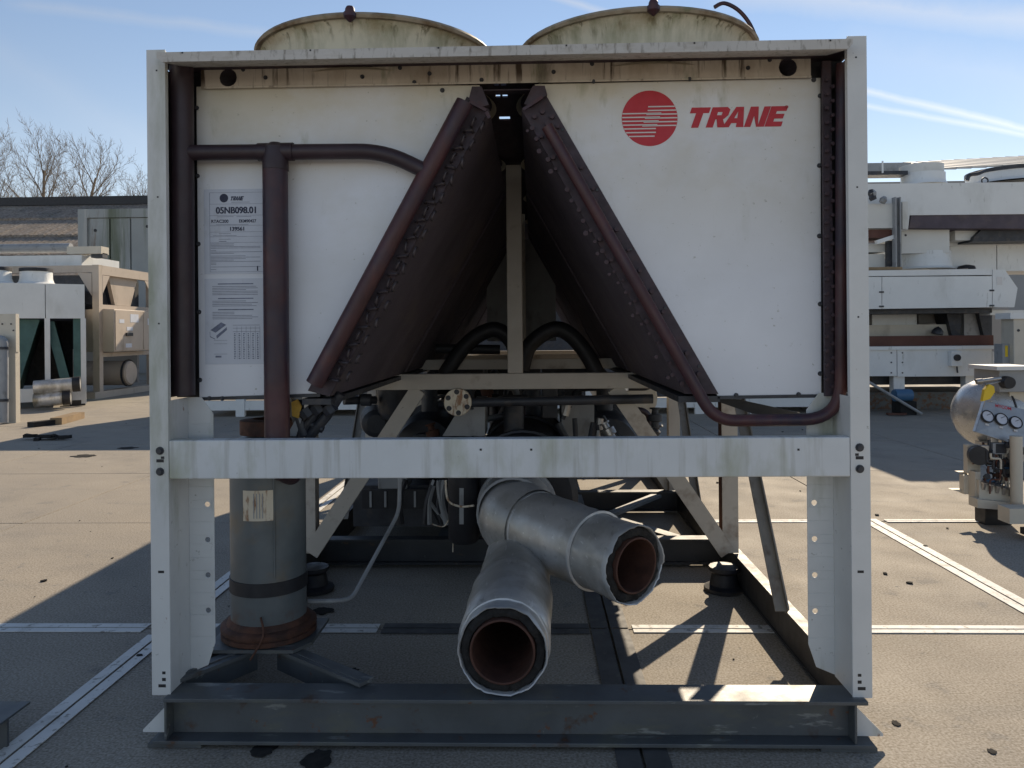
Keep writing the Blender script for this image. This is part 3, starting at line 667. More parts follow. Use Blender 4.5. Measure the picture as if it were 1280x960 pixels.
MB().tube(smooth_path([at(557, 600, 1.1), at(560, 625, 1.1), at(575, 633, 1.1), at(592, 632, 1.05)]), .005, 8).build('cable', 'plate', ch)
MB().tube(smooth_path([at(540, 655, 1.3), at(555, 658, 1.3), at(566, 645, 1.25), at(566, 690, 1.25)]), .003, 6).build('cable', 'plate', ch)
MB().tube(rounded([at(500, 590, .95), at(499, 640, .9), at(440, 748, .55), at(424, 751, .5), at(385, 752, .5)], .05), .0085, 8).build('oil_line', 'grey', ch)
MB().box(-.98, -.35, 2.1, 3.0, .16, .40).build('oil_sump', 'darkm', ch)
for s_ in (-1, 1): MB().lathe([(.0001, -.15), (.14, -.15), (.145, -.12), (.145, .5), (.0001, .5)], (s_ * .82, 3.2, .82), (0, 1, 0), 20).build('receiver', 'cream', ch)


# pipework, valves and brackets crowding the space under the coils
rc = random.Random(21)
for k in range(16):
    X, Y, Z = rc.uniform(-.8, .45), rc.uniform(2.3, 4.2), rc.uniform(.72, 1.0)
    if abs(X) < .3: Z = max(Z, .85)
    q = rc.choice(((.5, 0, 0), (0, .9, 0), (.35, .5, 0)))
    e = Vector((X + q[0] * rc.choice((-1, 1)), Y + q[1], Z))
    MB().tube(rounded([(X, Y, rc.uniform(.3, .6)), (X, Y, Z), e, e + Vector((0, 0, rc.choice((-.3, .1))))], .08), rc.choice((.012, .02, .028, .04)), 10).build('pipe_run', rc.choice(('darkm', 'black', 'darkm', 'pipedark', 'grey')), ch)
for k in range(14):
    X, Y, Z = rc.uniform(-.85, .85), rc.uniform(1.75, 3.2), rc.uniform(.55, .98)
    MB().lathe([(.0001, -.05), (.022, -.05), (.022, -.02), (.038, -.015), (.038, .02), (.018, .025), (.018, .05), (.03, .052), (.03, .06), (.0001, .06)], (X, Y, Z), (rc.uniform(-.6, .6), rc.uniform(-.3, .3), 1), 12).build('valve', rc.choice(('darkm', 'steel', 'darkm', 'rust')), ch)
for (X, Y, z0, z1, w, m) in ((-.28, 1.9, .76, 1.0, .05, 'darkm'), (.18, 2.0, .8, 1.0, .09, 'darkm'), (-.68, 1.75, .45, .62, .16, 'grey'), (.66, 2.4, .5, .75, .2, 'darkm'), (.30, 3.4, .75, 1.02, .3, 'darkm'), (-.45, 3.5, .7, 1.02, .35, 'darkm'), (-.1, 4.4, .5, 1.04, .5, 'black')):
    MB().box(X - w / 2, X + w / 2, Y, Y + .16, z0, z1).build('junction_box', m, ch, bevel=.006)
for Y in (1.6, 2.3, 3.0):
    MB().lathe([(.272, 0), (.284, .004), (.284, .05), (.272, .054)], (.03, Y, .50), (0, 1, 0), 32).build('insulation_band', 'darkm', ch)
for X, Y in ((-.02, 1.75), (.08, 2.6)): MB().lathe([(.055, .25), (.055, .42), (.085, .425), (.085, .45), (.0001, .455)], (X, Y, .5), (0, 0, 1), 16).build('nozzle', 'darkm', ch)
for k in range(9):
    x = rc.uniform(505, 560); MB().tube(smooth_path([at(x, 600, 1.7), at(x + rc.uniform(-12, 12), 625, 1.7), at(x + rc.uniform(-20, 20), 655, 1.7)]), rc.choice((.006, .01, .016)), 6).build('cable', rc.choice(('black', 'darkm', 'grey')), ch)
for k in range(6):
    MB().bar((-.85 + k * .085, 1.98, .30), (-.85 + k * .085, 1.98, .39), .012, .006, (0, 1, 0)).build('grille_bar', 'grey', ch)
MB().box(-.9, -.38, 1.985, 1.99, .29, .40).build('grille_backing', 'black', ch)

# motor beside the left diagonal
a = at(470, 530, 1.72); MB().lathe([(.0001, 0), (.05, 0), (.075, .02), (.08, .1), (.08, .3), (.0001, .32)], a, (-.25, 1, .0), 18).build('small_motor', 'darkm', ch)
MB().tube([at(430, 501, 1.6), at(470, 500, 1.7)], .022, 10).lathe([(.032, 0), (.032, .05)], at(452, 500, 1.62), (1, 0, 0), 12).build('suction_stub', 'darkm', ch)
a = at(492, 505, 1.75); MB().lathe([(.0001, -.08), (.06, -.08), (.085, -.04), (.085, .1), (.0001, .12)], a, (0, 0, 1), 14).build('valve_body', 'darkm', ch)

# ---- oil separator vessel at left
VX, VY, VR = at(336, 700, .42).x, .42, .1345
sp_ = MB().lathe([(.0001, .93), (.06, .93), (.10, .915), (.125, .885), (VR, .84), (VR, .24)], (VX, VY, 0), (0, 0, 1), 40).build('oil_separator', 'sep', ch)
MB().lathe([(VR - .01, .362), (VR + .004, .364), (VR + .004, .412), (VR - .01, .414)], (VX, VY, 0), (0, 0, 1), 40).build('strap', 'black', sp_)
MB().lathe([(VR, .262), (VR + .010, .254), (VR + .014, .243), (.165, .240), (.170, .235), (.170, .224), (.163, .221), (.163, .216), (.170, .213), (.170, .198), (.16, .194)], (VX, VY, 0), (0, 0, 1), 40, wob=.006).build('bottom_flange', 'rust', sp_)
MB().box(VX + .060, VX + .066, VY - .1235, VY - .1195, .43, .83).build('weld_seam', 'sep', sp_)
a, b = at(304, 613, .29), at(342, 651, .29)
npl = MB(); n = 6
for k in range(n):
    t0, t1 = [math.atan2(VX - (a.x + (b.x - a.x) * q / n), .13) for q in (k, k + 1)]
    P = lambda t, z, r: (VX - r * math.sin(t), VY - r * math.cos(t), z)
    npl.add([P(t0, b.z, VR + .004), P(t1, b.z, VR + .004), P(t1, a.z, VR + .004), P(t0, a.z, VR + .004)], [(0, 1, 2, 3)])
npl.build('nameplate', 'plate', sp_)
nd = MB()
for k in range(4):
    x = a.x + (b.x - a.x) * (.38 + .09 * k); t = math.atan2(VX - x, .13)
    nd.add([(VX - (VR + .0055) * math.sin(t + e), VY - (VR + .0055) * math.cos(t + e), z) for e, z in ((-.012, b.z + .01), (.012, b.z + .01), (.012, a.z - .01), (-.012, a.z - .01))], [(0, 1, 2, 3)])
nd.build('plate_marking', 'grey', sp_)
MB().tube(smooth_path([(VX + .02, VY - VR - .01, .30), (VX + .035, VY - VR - .03, .24), (VX + .0, VY - VR - .06, .17)]), .004, 6).build('loose_wire', 'rust', sp_)
MB().prism([(VX - .18, .255, .181), (VX + .14, .255, .181), (VX + .185, .33, .181), (VX + .185, .56, .181), (VX - .18, .56, .181)], (0, 0, .012)).build('support_plate', 'base', ch)
MB().bar((VX + .06, .34, .135), (VX + .42, .06, .135), .012, .09).bar((VX + .06, .34, .172), (VX + .44, .06, .172), .06, .012).build('support_brace', 'base', ch)
MB().bar((VX - .02, .34, .135), (VX - .20, .07, .135), .012, .09).bar((VX - .02, .34, .170), (VX - .21, .07, .170), .07, .012).build('support_brace', 'base', ch)
MB().tube([(VX, VY, .80), (-.35, .62, .80)], .03, 12).build('oil_return', 'darkm', ch)
# flange and valves at the top of the vessel
MB().lathe([(.095, .935), (.095, .985), (.05, .99)], (VX + .02, .36, 0), (0, 0, 1), 20).build('top_flange', 'rust', ch)
for pts, r in (([(412, 493), (398, 512), (372, 548)], .016), ([(426, 492), (408, 520), (385, 548)], .018), ([(400, 500), (384, 520)], .02), ([(383, 528), (404, 537)], .013), ([(372, 500), (372, 520), (380, 545)], .022)):
    MB().tube([at(*p, .22) for p in pts], r, 10).build('valve_pipe', 'darkm', ch)
for p in ((398, 511), (412, 512), (384, 516)): MB().lathe([(.0001, -.016), (.026, -.016), (.026, .016), (.0001, .016)], at(*p, .21), (.6, 0, -.8), 8).build('valve_nut', 'darkm', ch)
MB().prism([at(*p, .19) for p in ((364, 503), (372, 499), (377, 508), (373, 523), (365, 520))], (0, .006, 0)).build('rusty_tag', 'brass', ch)
MB().prism([at(*p, .20) for p in ((372, 520), (377, 524), (370, 545), (358, 545))], (0, .006, 0)).build('cover_plate', 'grey', ch)
MB().prism([at(*p, .3) for p in ((894, 498), (926, 500), (1000, 516), (990, 521), (940, 517), (900, 503))], (0, .02, 0)).build('torn_foil', 'black', ch)

# ---- insulated water pipes
RI, RB = .138, .101
def cut_pipe(org, ax, L, name, seed, seams):
    """aluminium clad pipe, open end at org, running along ax (away from the opening)"""
    ax = Vector(ax).normalized(); org = Vector(org)
    o = MB().lathe([(RI - .001, .008), (RI, .016)] + [(RI, .016 + (L - .016) * k / 26) for k in range(1, 27)], org, ax, 72, dent=.0045, rag=.011, seed=seed).build(name, 'alu', ch)
    for s0 in seams: MB().lathe([(RI - .001, s0 - .007), (RI + .0045, s0 - .005), (RI + .0045, s0 + .005), (RI - .001, s0 + .007)], org, ax, 72, dent=.002, seed=seed).build('seam_band', 'alubright', o)
    MB().lathe([(RI + .001, .024), (RI + .0025, .006), (RI + .0005, .0), (RI - .003, .003), (RI - .005, .02)], org, ax, 72, dent=.0045, rag=.011, seed=seed).build('cladding_edge', 'alubright', o)
    MB().lathe([(RI - .004, .034), (RI - .008, .014), (RI - .020, .007), (RB + .008, .010), (RB + .003, .034)], org, ax, 72, wob=.006, rag=.012, seed=seed + 1).build('foam_ring', 'foam', o)
    MB().lathe([(RB + .004, .05), (RB + .004, -.003), (RB, -.006), (RB - .003, -.003), (RB - .004, .6), (.0001, .6)], org, ax, 48).build('steel_bore', 'rustin', o)
    return o
E1 = at(628, 815, -.02); RB = .098
w1 = cut_pipe((E1.x, -.02, E1.z), (.035, 1, .02), .95, 'water_pipe', 3, [.075])
MB().lathe([(RI + .0055, .070), (RI + .012, .085), (RI + .010, .2), (RI + .012, .3), (RI + .010, .4), (RI + .012, .45), (RI + .0055, .46)], (E1.x, -.02, E1.z), (.035, 1, .02), 72, dent=.004, seed=4).build('outer_cladding', 'alu', w1)
E2 = at(795, 707, .36); ax2 = Vector((-.62, .80, .035)).normalized()
RI = .141; RB = .097
w2 = cut_pipe(E2, ax2, .22, 'water_pipe', 9, [])
RI = .147
MB().lathe([(RI + .004 * k / 16, .20 + .025 * k) for k in range(17)], E2, ax2, 72, dent=.004, seed=6).build('middle_cladding', 'alu', w2)
for s0 in (.205, .575): MB().lathe([(RI - .004, s0 - .007), (RI + .005, s0 - .005), (RI + .005, s0 + .005), (RI - .004, s0 + .007)], E2, ax2, 48).build('seam_band', 'alubright', w2)
S2 = E2 + ax2 * .585; S3 = Vector((S2.x - .085, S2.y + .17, S2.z + .004)); S4 = S3 + Vector((.0, .20, 0))
el = [S2] + [S2 * (1 - t) ** 2 + (S2 + ax2 * .13) * 2 * t * (1 - t) + S3 * t * t for t in (.15, .3, .45, .6, .75, .9, 1)] + [S4]
MB().tube(el, [.157 + .012 * min(1, k / 3) for k in range(len(el))], 40, caps=False).build('elbow_cladding', 'alu', w2)
MB().lathe([(.10, 0), (.185, .0), (.188, .006), (.188, .03), (.10, .036)], S4, (0, 1, 0), 40).build('pipe_flange', 'grey', w2)

# ---- fan cowls
def cowl(cx, cy):
    R = .415
    o = MB().lathe([(R + .045, 2.164), (R + .012, 2.19), (R, 2.22), (R, 2.29), (R + .010, 2.325), (R + .030, 2.345), (R + .036, 2.340)], (cx, cy, 0), (0, 0, 1), 64).build('fan_cowl', 'cowl', ch)
    MB().lathe([(R + .026, 2.338), (R + .038, 2.338), (R + .043, 2.347), (R + .036, 2.357), (R + .022, 2.356), (R - .004, 2.325), (R - .012, 2.17)], (cx, cy, 0), (0, 0, 1), 64).build('cowl_rim', 'cowlrim', o)
    MB().lathe([(.0001, 2.24), (.11, 2.24), (.11, 2.20), (.0001, 2.20)], (cx, cy, 0), (0, 0, 1), 20).build('fan_hub', 'darkm', o)
    for k in range(5):
        t = k * 2 * math.pi / 5; d = Vector((math.cos(t), math.sin(t), 0)); e = Vector((-d.y, d.x, 0)); c = Vector((cx, cy, 2.22))
        MB().prism([c + d * .1 - e * .05 + Vector((0, 0, .02)), c + d * .38 - e * .12 + Vector((0, 0, .03)), c + d * .38 + e * .12 - Vector((0, 0, .03)), c + d * .1 + e * .05 - Vector((0, 0, .02))], (0, 0, .005)).build('fan_blade', 'darkm', o)
    for t in (-math.pi / 2, math.pi / 6, 5 * math.pi / 6):
        x, y = cx + (R + .04) * math.cos(t), cy + (R + .04) * math.sin(t)
        MB().lathe([(.0001, 2.372), (.012, 2.372), (.016, 2.364), (.016, 2.355), (.021, 2.353), (.021, 2.338), (.008, 2.325), (.0001, 2.320)], (x, y, 0), (0, 0, 1), 10).build('guard_bolt', 'pipe', o)
for row in range(4):
    for cx in (-.505, .492): cowl(cx, .58 + 1.02 * row)
p = [at(x, y, .62) for x, y in ((893, 9), (905, 4), (922, 12), (936, 28), (945, 48), (947, 60))]
MB().tube(smooth_path(p), .008, 8).build('fan_cable', 'pipe', ch)

# ================================================================== LEFT BACKGROUND
def wbox(mb, x0, x1, y0, y1, z0, z1): return mb.box(x0, x1, y0, y1, z0, z1)

# brown sheeted building with dark ridge
bd = thing('long_shed', 'long shed with weathered brown sheet roof and black ridge, behind the yard on the left', 'building')
zr = at(90, 247, 34).z; ze = 3.4
for k in range(4):
    t0, t1 = k / 4, (k + 1) / 4 + .012
    y0, y1 = 25 + 9 * t0, 25 + 9 * t1; z0, z1 = ze + (zr - .35 - ze) * t0 + .10 * k * 0, ze + (zr - .35 - ze) * t1
    m = MB(); n = 480; x0, x1 = -52, -4; rk = random.Random(k); jig = [rk.uniform(-.02, .02) for _ in range(n + 1)]
    v = []
    for i in range(n + 1):
        x = x0 + (x1 - x0) * i / n; dz = (.012 if i % 2 else -.012)
        v += [(x, y0 - .15, z0 + dz + jig[i] + .07), (x, y1, z1 + dz + .04)]
    m.add(v, [(2 * i, 2 * i + 2, 2 * i + 3, 2 * i + 1) for i in range(n)])
    v2 = [(p[0], p[1], p[2] - .12) for p in v[::2]] + v[::2]
    m.add(v2, [(i, i + 1, n + 2 + i, n + 1 + i) for i in range(n)])
    m.build('roof_sheets', 'roofbrown', bd)
MB().box(-52, -4, 33.7, 34.4, zr - .40, zr).build('ridge_cap', 'black', bd)
MB().box(-51.5, -4.5, 25.6, 33, 0, ze).build('wall', 'wall', bd)
MB().box(-51.5, -4.5, 33.85, 34.2, 0, zr - .5).build('wall', 'wall', bd)
based(bd, (-28, 25.6, 0))

# grey stained container
co = thing('steel_container', 'tall stained grey steel container standing before the brown sheet roof', 'container')
a = at(98, 262, 20); xr = -6.5; zt = a.z
MB().box(a.x, xr, 20.06, 22.4, 0, zt).build('body', 'container', co)
pw = .62; x = a.x + .35
while x < xr - .3:
    MB().box(x, x + pw - .05, 20.0, 20.058, .2, zt - .28).build('panel', 'container', co); x += pw
MB().box(a.x - .01, a.x + .26, 19.98, 20.059, 0, zt + .01).build('corner_post', 'container', co)
MB().box(a.x + .265, xr, 19.98, 20.059, zt - .25, zt + .005).build('top_rail', 'container', co)
for (px, py) in ((184, 283), (119, 288), (169, 267)):
    c = at(px, py, 19.99); MB().disc((c.x, 19.985, c.z), (0, 1, 0), .045, 12, .01).build('hole', 'black', co)
based(co, ((a.x + xr) / 2, 20, 0))

# bare trees
def bare_tree(x, y, h, lean, seed, label, big=True):
    r = random.Random(seed); t = thing('bare_tree', label, 'tree', 'bare trees behind the brown shed')
    mt, mc = MB(), MB()
    def limb(p, d, L, rad, lev, mb):
        n = 4; pts = [p]; rs = [rad]
        for k in range(n):
            d = (d + Vector((r.uniform(-1, 1), r.uniform(-1, 1), r.uniform(-.2, .8))) * (.10 if lev == 0 else .17)).normalized()
            p = p + d * (L / n); pts.append(p); rs.append(rad * (1 - .72 * (k + 1) / n))
        mb.tube(pts, rs, 6 if lev == 0 else (4 if lev < 3 else 3), caps=False)
        if lev >= 4: return
        cnt = (13, 7, 5, 4)[lev]
        for k in range(cnt):
            f = (.40 + .60 * (k + r.random()) / cnt) if lev == 0 else (.15 + .85 * (k + r.random()) / cnt)
            i = min(int(f * n), n - 1); q = pts[i].lerp(pts[i + 1], f * n - i)
            az = k * 2.4 + r.uniform(-.5, .5); dd = (pts[i + 1] - pts[i]).normalized()
            side = dd.cross(Vector((math.cos(az), math.sin(az), .1))).normalized()
            sp = r.uniform(.35, .65) if lev == 0 else r.uniform(.4, .9)
            nd = (dd * math.cos(sp) + side * math.sin(sp) + Vector((0, 0, .18))).normalized()
            limb(q, nd, L * ((.46 - .26 * f) if lev == 0 else r.uniform(.38, .6)), max(rad * (1 - .7 * f) * .55, .010), lev + 1, mc)
    limb(Vector((x, y, 0)), Vector((lean, 0, 1)).normalized(), h, h * .020, 0, mt)
    mt.build('trunk', 'bark', t); mc.build('crown', 'bark', t); based(t, (x, y, 0)); return t
for (px, top, Y, lean, sd_, lab) in [(8, 163, 46, .02, 4, 'tall bare tree at the left edge of the photo, behind the brown roof'), (50, 174, 48, .0, 8, 'bare tree with upright twiggy crown, second from left behind the brown roof'),
                                     (80, 182, 47, .10, 15, 'bare tree leaning right, rightmost of the three tall trees'), (-22, 172, 50, 0, 21, 'bare tree cut off by the left edge of the photo'), (172, 226, 60, 0, 33, 'small far bare tree beside the white post of the chiller')]:
    c = at(px, top, Y); bare_tree(c.x, Y, c.z * .86, lean, sd_, lab)

# tan chiller with control box
tb = thing('tan_chiller', 'tan chiller with open steel frame and control cabinet on its end, at the left', 'chiller')
TX = -9.0; Yf, Yb = 13.45, 15.75; TZ = 2.80
MB().box(TX - .14, TX, Yf, Yf + .14, 0, TZ).build('post', 'tan', tb); MB().box(TX - .12, TX, Yb - .12, Yb, 0, TZ - .02).build('post', 'tan', tb)
MB().box(TX - .13, TX - .002, Yf + .14, Yb - .12, TZ - .2, TZ - .005).box(TX - 5.5, TX - .14, Yf + .01, Yf + .12, TZ - .16, TZ - .01).build('top_beam', 'tan', tb)
MB().prism([(TX - .15, Yf - .005, TZ - .18), (TX - .45, Yf - .005, TZ - .16), (TX - .15, Yf - .005, TZ - .65)], (0, .015, 0)).build('corner_plate', 'tan', tb); MB().prism([(TX + .003, Yf + .14, TZ - .21), (TX + .003, Yf + .42, TZ - .21), (TX + .003, Yf + .14, TZ - .6)], (-.015, 0, 0)).build('corner_plate', 'tan', tb); MB().prism([(TX + .003, Yb - .12, TZ - .21), (TX + .003, Yb - .40, TZ - .21), (TX + .003, Yb - .12, TZ - .5)], (-.015, 0, 0)).build('corner_plate', 'tan', tb)
MB().prism([(TX - .1, Yf + .55, TZ - .2), (TX - .1, Yb - .55, TZ - .2), (TX - .1, Yb - .85, 1.98), (TX - .1, Yf + .8, 1.98)], (-.08, 0, 0)).build('v_panel', 'tan', tb)
MB().prism([(TX - .25, Yf + .2, TZ - .2), (TX - .25, Yf + .55, TZ - .2), (TX - .25, Yf + .8, 1.98), (TX - .25, Yf + .2, 1.98)], (-4.8, 0, 0)).prism([(TX - .25, Yb - .55, TZ - .2), (TX - .25, Yb - .2, TZ - .2), (TX - .25, Yb - .2, 1.0), (TX - .25, Yb - .85, 1.98)], (-4.8, 0, 0)).build('coil', 'darkm', tb)
MB().box(TX - .12, TX - .003, Yf + .14, Yb - .12, 1.88, 1.97).box(TX - .12, TX - .003, Yf + .14, Yb - .12, .86, .95).build('shelf_beam', 'tan', tb)
cbx = MB().box(TX - .4, TX + .25, Yf + .12, Yf + 1.9, .97, 1.87).build('control_cabinet', 'tan', tb, bevel=.01)
MB().box(TX + .251, TX + .263, Yf + .16, Yf + 1.30, 1.0, 1.84).build('cabinet_door', 'tan', cbx); MB().box(TX + .251, TX + .263, Yf + 1.32, Yf + 1.87, 1.0, 1.84).build('cabinet_door', 'tan', cbx)
for (y0, y1, z0, z1) in ((.3, .5, 1.58, 1.66), (.75, 1.1, 1.6, 1.78), (.6, .85, 1.42, 1.5), (.55, .8, 1.05, 1.14), (1.5, 1.75, 1.55, 1.7)):
    MB().box(TX + .264, TX + .267, Yf + y0, Yf + y1, z0, z1).build('sticker', 'paper', cbx)
MB().box(TX + .264, TX + .30, Yf + .55, Yf + .80, 1.30, 1.37).build('switch_handle', 'black', cbx)
tk = MB().lathe([(.0001, 0), (.24, 0), (.27, -.03), (.27, -1.5), (.0001, -1.5)], (TX + .15, Yf + 1.0, .48), (1, 0, 0), 24).build('barrel', 'tan', tb)
MB().lathe([(.30, .0), (.30, -.05), (.27, -.06)], (TX + .1, Yf + 1.0, .48), (1, 0, 0), 24).build('barrel_flange', 'darkm', tk)
MB().box(TX - .2, TX + .02, Yf - .2, Yb + .1, .0, .14).box(TX - 5.5, TX - .2, Yf, Yf + .12, 0, .14).build('base_rail', 'tan', tb)
MB().box(TX - 5.5, TX - .3, Yb - .2, Yb - .1, .2, 1.9).build('back_panel', 'wall', tb)
# fan row and pipes on its roof
MB().box(TX - 5.5, TX - .6, Yf + .4, Yb - .4, TZ - .005, TZ + .25).build('roof_fan_box', 'white', tb)
MB().tube([(TX - 6, Yf + .6, TZ + .43), (TX - .95, Yf + .6, TZ + .43)], .10, 12).build('roof_pipe', 'grey', tb)
MB().box(TX - .95, TX - .2, Yf + .45, Yf + .75, TZ + .28, TZ + .44).build('roof_motor', 'cream', tb)
MB().box(TX - .45, TX - .2, Yf + .5, Yf + .7, TZ + .20, TZ + .3).build('roof_motor_foot', 'darkm', tb)
based(tb, (TX - 1, Yf + 1.1, 0))

# green-coiled condenser
gc = thing('green_coil_condenser', 'white condenser with green V coils, two fan cowls and silver pipe ends', 'condenser')
GY = 11.7
a, b = at(-30, 357, GY), at(106, 398, GY)
xm = at(58, 400, GY).x
MB().box(a.x, xm - .008, GY, GY + .05, b.z, a.z).build('top_panel', 'white', gc); MB().box(xm + .008, b.x, GY, GY + .05, b.z, a.z).build('top_panel', 'white', gc)
MB().box(a.x, b.x, GY + .051, GY + 2.4, b.z + .05, a.z - .002).build('roof', 'white', gc)
for px in (104, 60): x = at(px, 400, GY).x; MB().box(x - .05, x + .05, GY + .002, GY + .1, .05, b.z).build('post', 'white', gc)
x = at(-20, 400, GY).x
MB().box(x, b.x, GY - .02, GY + .12, .12, .36).build('base_beam', 'white', gc)
MB().prism([at(12, 400, GY + .15), at(57, 400, GY + .15), at(28, 494, GY + .15), at(12, 494, GY + .15)], (0, 2.2, 0)).build('coil', 'green', gc)
MB().prism([at(63, 402, GY + .15), at(74, 402, GY + .15), at(98, 490, GY + .15), at(86, 490, GY + .15)], (0, 2.2, 0)).build('coil', 'green', gc)
MB().box(b.x - .22, b.x - .08, GY + .10, GY + 2.3, .4, b.z).build('coil', 'green', gc)
MB().box(a.x, b.x - .25, GY + 2.3, GY + 2.36, .3, b.z).build('back_sheet', 'darkm', gc)
MB().box(b.x - .3, b.x, GY + .2, GY + .5, 0, .12).build('foot', 'black', gc)
for (p, q, r) in (((30, 483), (82, 480), .125), ((30, 499), (70, 496), .125)):
    A, B = at(*p, GY - .35), at(*q, GY - .45)
    w = MB().tube([A, B], r, 18).build('silver_pipe', 'alu', gc)
    d = (B - A).normalized(); MB().lathe([(r - .03, .004), (r + .012, .004), (r + .012, -.14)], B, d, 18).lathe([(.0001, -.05), (r - .03, -.05), (r - .03, .004)], B, d, 18).build('pipe_flange', 'black', w)
for (cx, cy) in (((at(70, 340, GY + .6).x), GY + .6), (at(22, 340, GY + .6).x, GY + .6)):
    z0 = a.z; c = MB().lathe([(.42, z0), (.34, z0 + .05), (.315, z0 + .12), (.31, z0 + .27)], (cx, cy, 0), (0, 0, 1), 28).build('fan_cowl', 'white', gc)
    MB().lathe([(.30, z0 + .25), (.325, z0 + .25), (.325, z0 + .31), (.28, z0 + .32), (.0001, z0 + .30)], (cx, cy, 0), (0, 0, 1), 28).build('fan_guard', 'black', c)
based(gc, (b.x, GY, 0)); gc.rotation_euler.z = math.radians(31); gc.scale.x = .86

# cream panel unit at the left edge
cu = thing('cream_pipe_rack', 'cream steel end frame with blue grey pipe elbow at the left edge of the photo', 'pipe frame')
CYY = 9.0
MB().pbox(-60, 393, 20, 440, CYY, .08).build('end_plate', 'cream', cu)
MB().pbox(6, 440, 20, 530, CYY + .002, .10).build('post', 'cream', cu)
MB().pbox(-60, 440, 0, 530, CYY + .1, .10).build('post', 'cream', cu)
A = [at(x, y, CYY - .12) for x, y in ((-8, 424), (5, 424), (5, 528))]
MB().tube(rounded(A, .12, 8), .062, 14).build('pipe_elbow', 'grey', cu)
MB().lathe([(.075, -.02), (.075, .02)], at(5, 435, CYY - .12), (0, 0, 1), 14).lathe([(.075, -.02), (.075, .02)], at(5, 500, CYY - .12), (0, 0, 1), 14).build('pipe_clamp', 'darkm', cu)
for p in ((3, 405), (14, 405), (17, 413)): MB().lathe([(.0001, -.01), (.012, -.01), (.012, 0)], at(*p, CYY - .001), (0, 1, 0), 8).build('bolt', 'darkm', cu)
based(cu, (at(0, 530, CYY).x, CYY, 0))

# timber and scrap on the ground
for (p, q, w, h, lab, m) in [((70, 531), (99, 523), .16, .10, 'pale timber plank lying on the sunlit concrete at the left', 'wood'), ((38, 534), (72, 530), .14, .07, 'dark timber batten lying beside the pale plank', 'trash')]:
    A, B = gr(*p), gr(*q); tag(MB().bar(A + Vector((0, 0, h / 2 + .001)), B + Vector((0, 0, h / 2 + .001)), w, h).build('timber_plank', m), lab, 'plank')
sc = MB(); rs = random.Random(9); c = gr(66, 549)
for k in range(14):
    A = c + Vector((rs.uniform(-.22, .22), rs.uniform(-.08, .08), rs.uniform(.02, .05))); B = A + Vector((rs.uniform(-.2, .2), rs.uniform(-.08, .08), rs.uniform(-.01, .03)))
    sc.bar(A, B, rs.uniform(.03, .09), rs.uniform(.01, .04))
tag(sc.build('scrap_heap', 'trash'), 'small black heap of scrap lying on the concrete at the left', 'scrap')

# steel channel end at bottom left
se = thing('steel_channel', 'dark steel channel end poking in at the bottom left corner', 'steel beam')
MB().box(-2.6, at(9, 893, -.05).x, -.12, .06, .098, .105).build('top_flange', 'base', se); MB().box(-2.6, at(3, 900, -.05).x, -.03, -.02, .0, .098).build('web', 'base', se)
based(se, (-2.1, -.03, 0))

# ================================================================== CENTRE BACKGROUND (seen through the chiller)
lo = thing('low_white_unit', 'long low white unit on the ground seen under the chiller between its legs', 'chiller')
MB().box(-5.3, 4.7, 9.80, 12.0, .26, 2.1).build('coil_block', 'darkm', lo)
MB().box(-5.3, 4.7, 9.70, 9.78, .10, .25).build('base_channel', 'white', lo)
for x in (-4.65, -2.35, .9, 2.6, 3.45, 4.5): MB().box(x, x + .14, 9.68, 9.76, 0, .75).build('leg', 'white', lo)
MB().box(-5.3, 4.7, 9.72, 12.03, 2.10, 2.2).build('top', 'white', lo)
based(lo, (0, 10.8, 0))
bx = thing('white_boxes', 'small white box and dark bottle standing on the shaded concrete beyond the chiller', 'litter')
A = gr(302, 540); MB().box(A.x, A.x + .35, A.y, A.y + .2, .0, .1).build('box', 'white', bx); MB().box(A.x + .4, A.x + .9, A.y, A.y + .15, 0, .08).build('rag', 'trash', bx)
A = gr(305 + 12, 541); MB().lathe([(.05, 0), (.05, .28), (.02, .34), (.02, .42), (.0001, .42)], (A.x + .45, A.y, 0), (0, 0, 1), 12).build('bottle', 'black', bx)
based(bx, gr(310, 541))

# ================================================================== RIGHT BACKGROUND
RY = 9.7
wh_ = thing('warehouse', 'far warehouse with pale ribbed roof above the stacked white units at right', 'building')
za, zb_ = at(1085, 207, 36).z, at(1285, 196, 36).z
for k in range(34):
    x0 = 14 + k * .62; t = k / 33
    z1 = za + (zb_ - za) * (x0 - at(1085, 200, 36).x) / (at(1285, 200, 36).x - at(1085, 200, 36).x)
    MB().prism([(x0, 30, z1 - 1.5), (x0 + .58, 30, z1 - 1.5), (x0 + .58, 36, z1), (x0, 36, z1)], (0, 0, .08)).build('roof_sheet', 'roofmetal', wh_)
MB().box(14, 35, 30.3, 36, 0, za - 1.9).build('wall', 'wall', wh_)
based(wh_, (24, 30.3, 0))

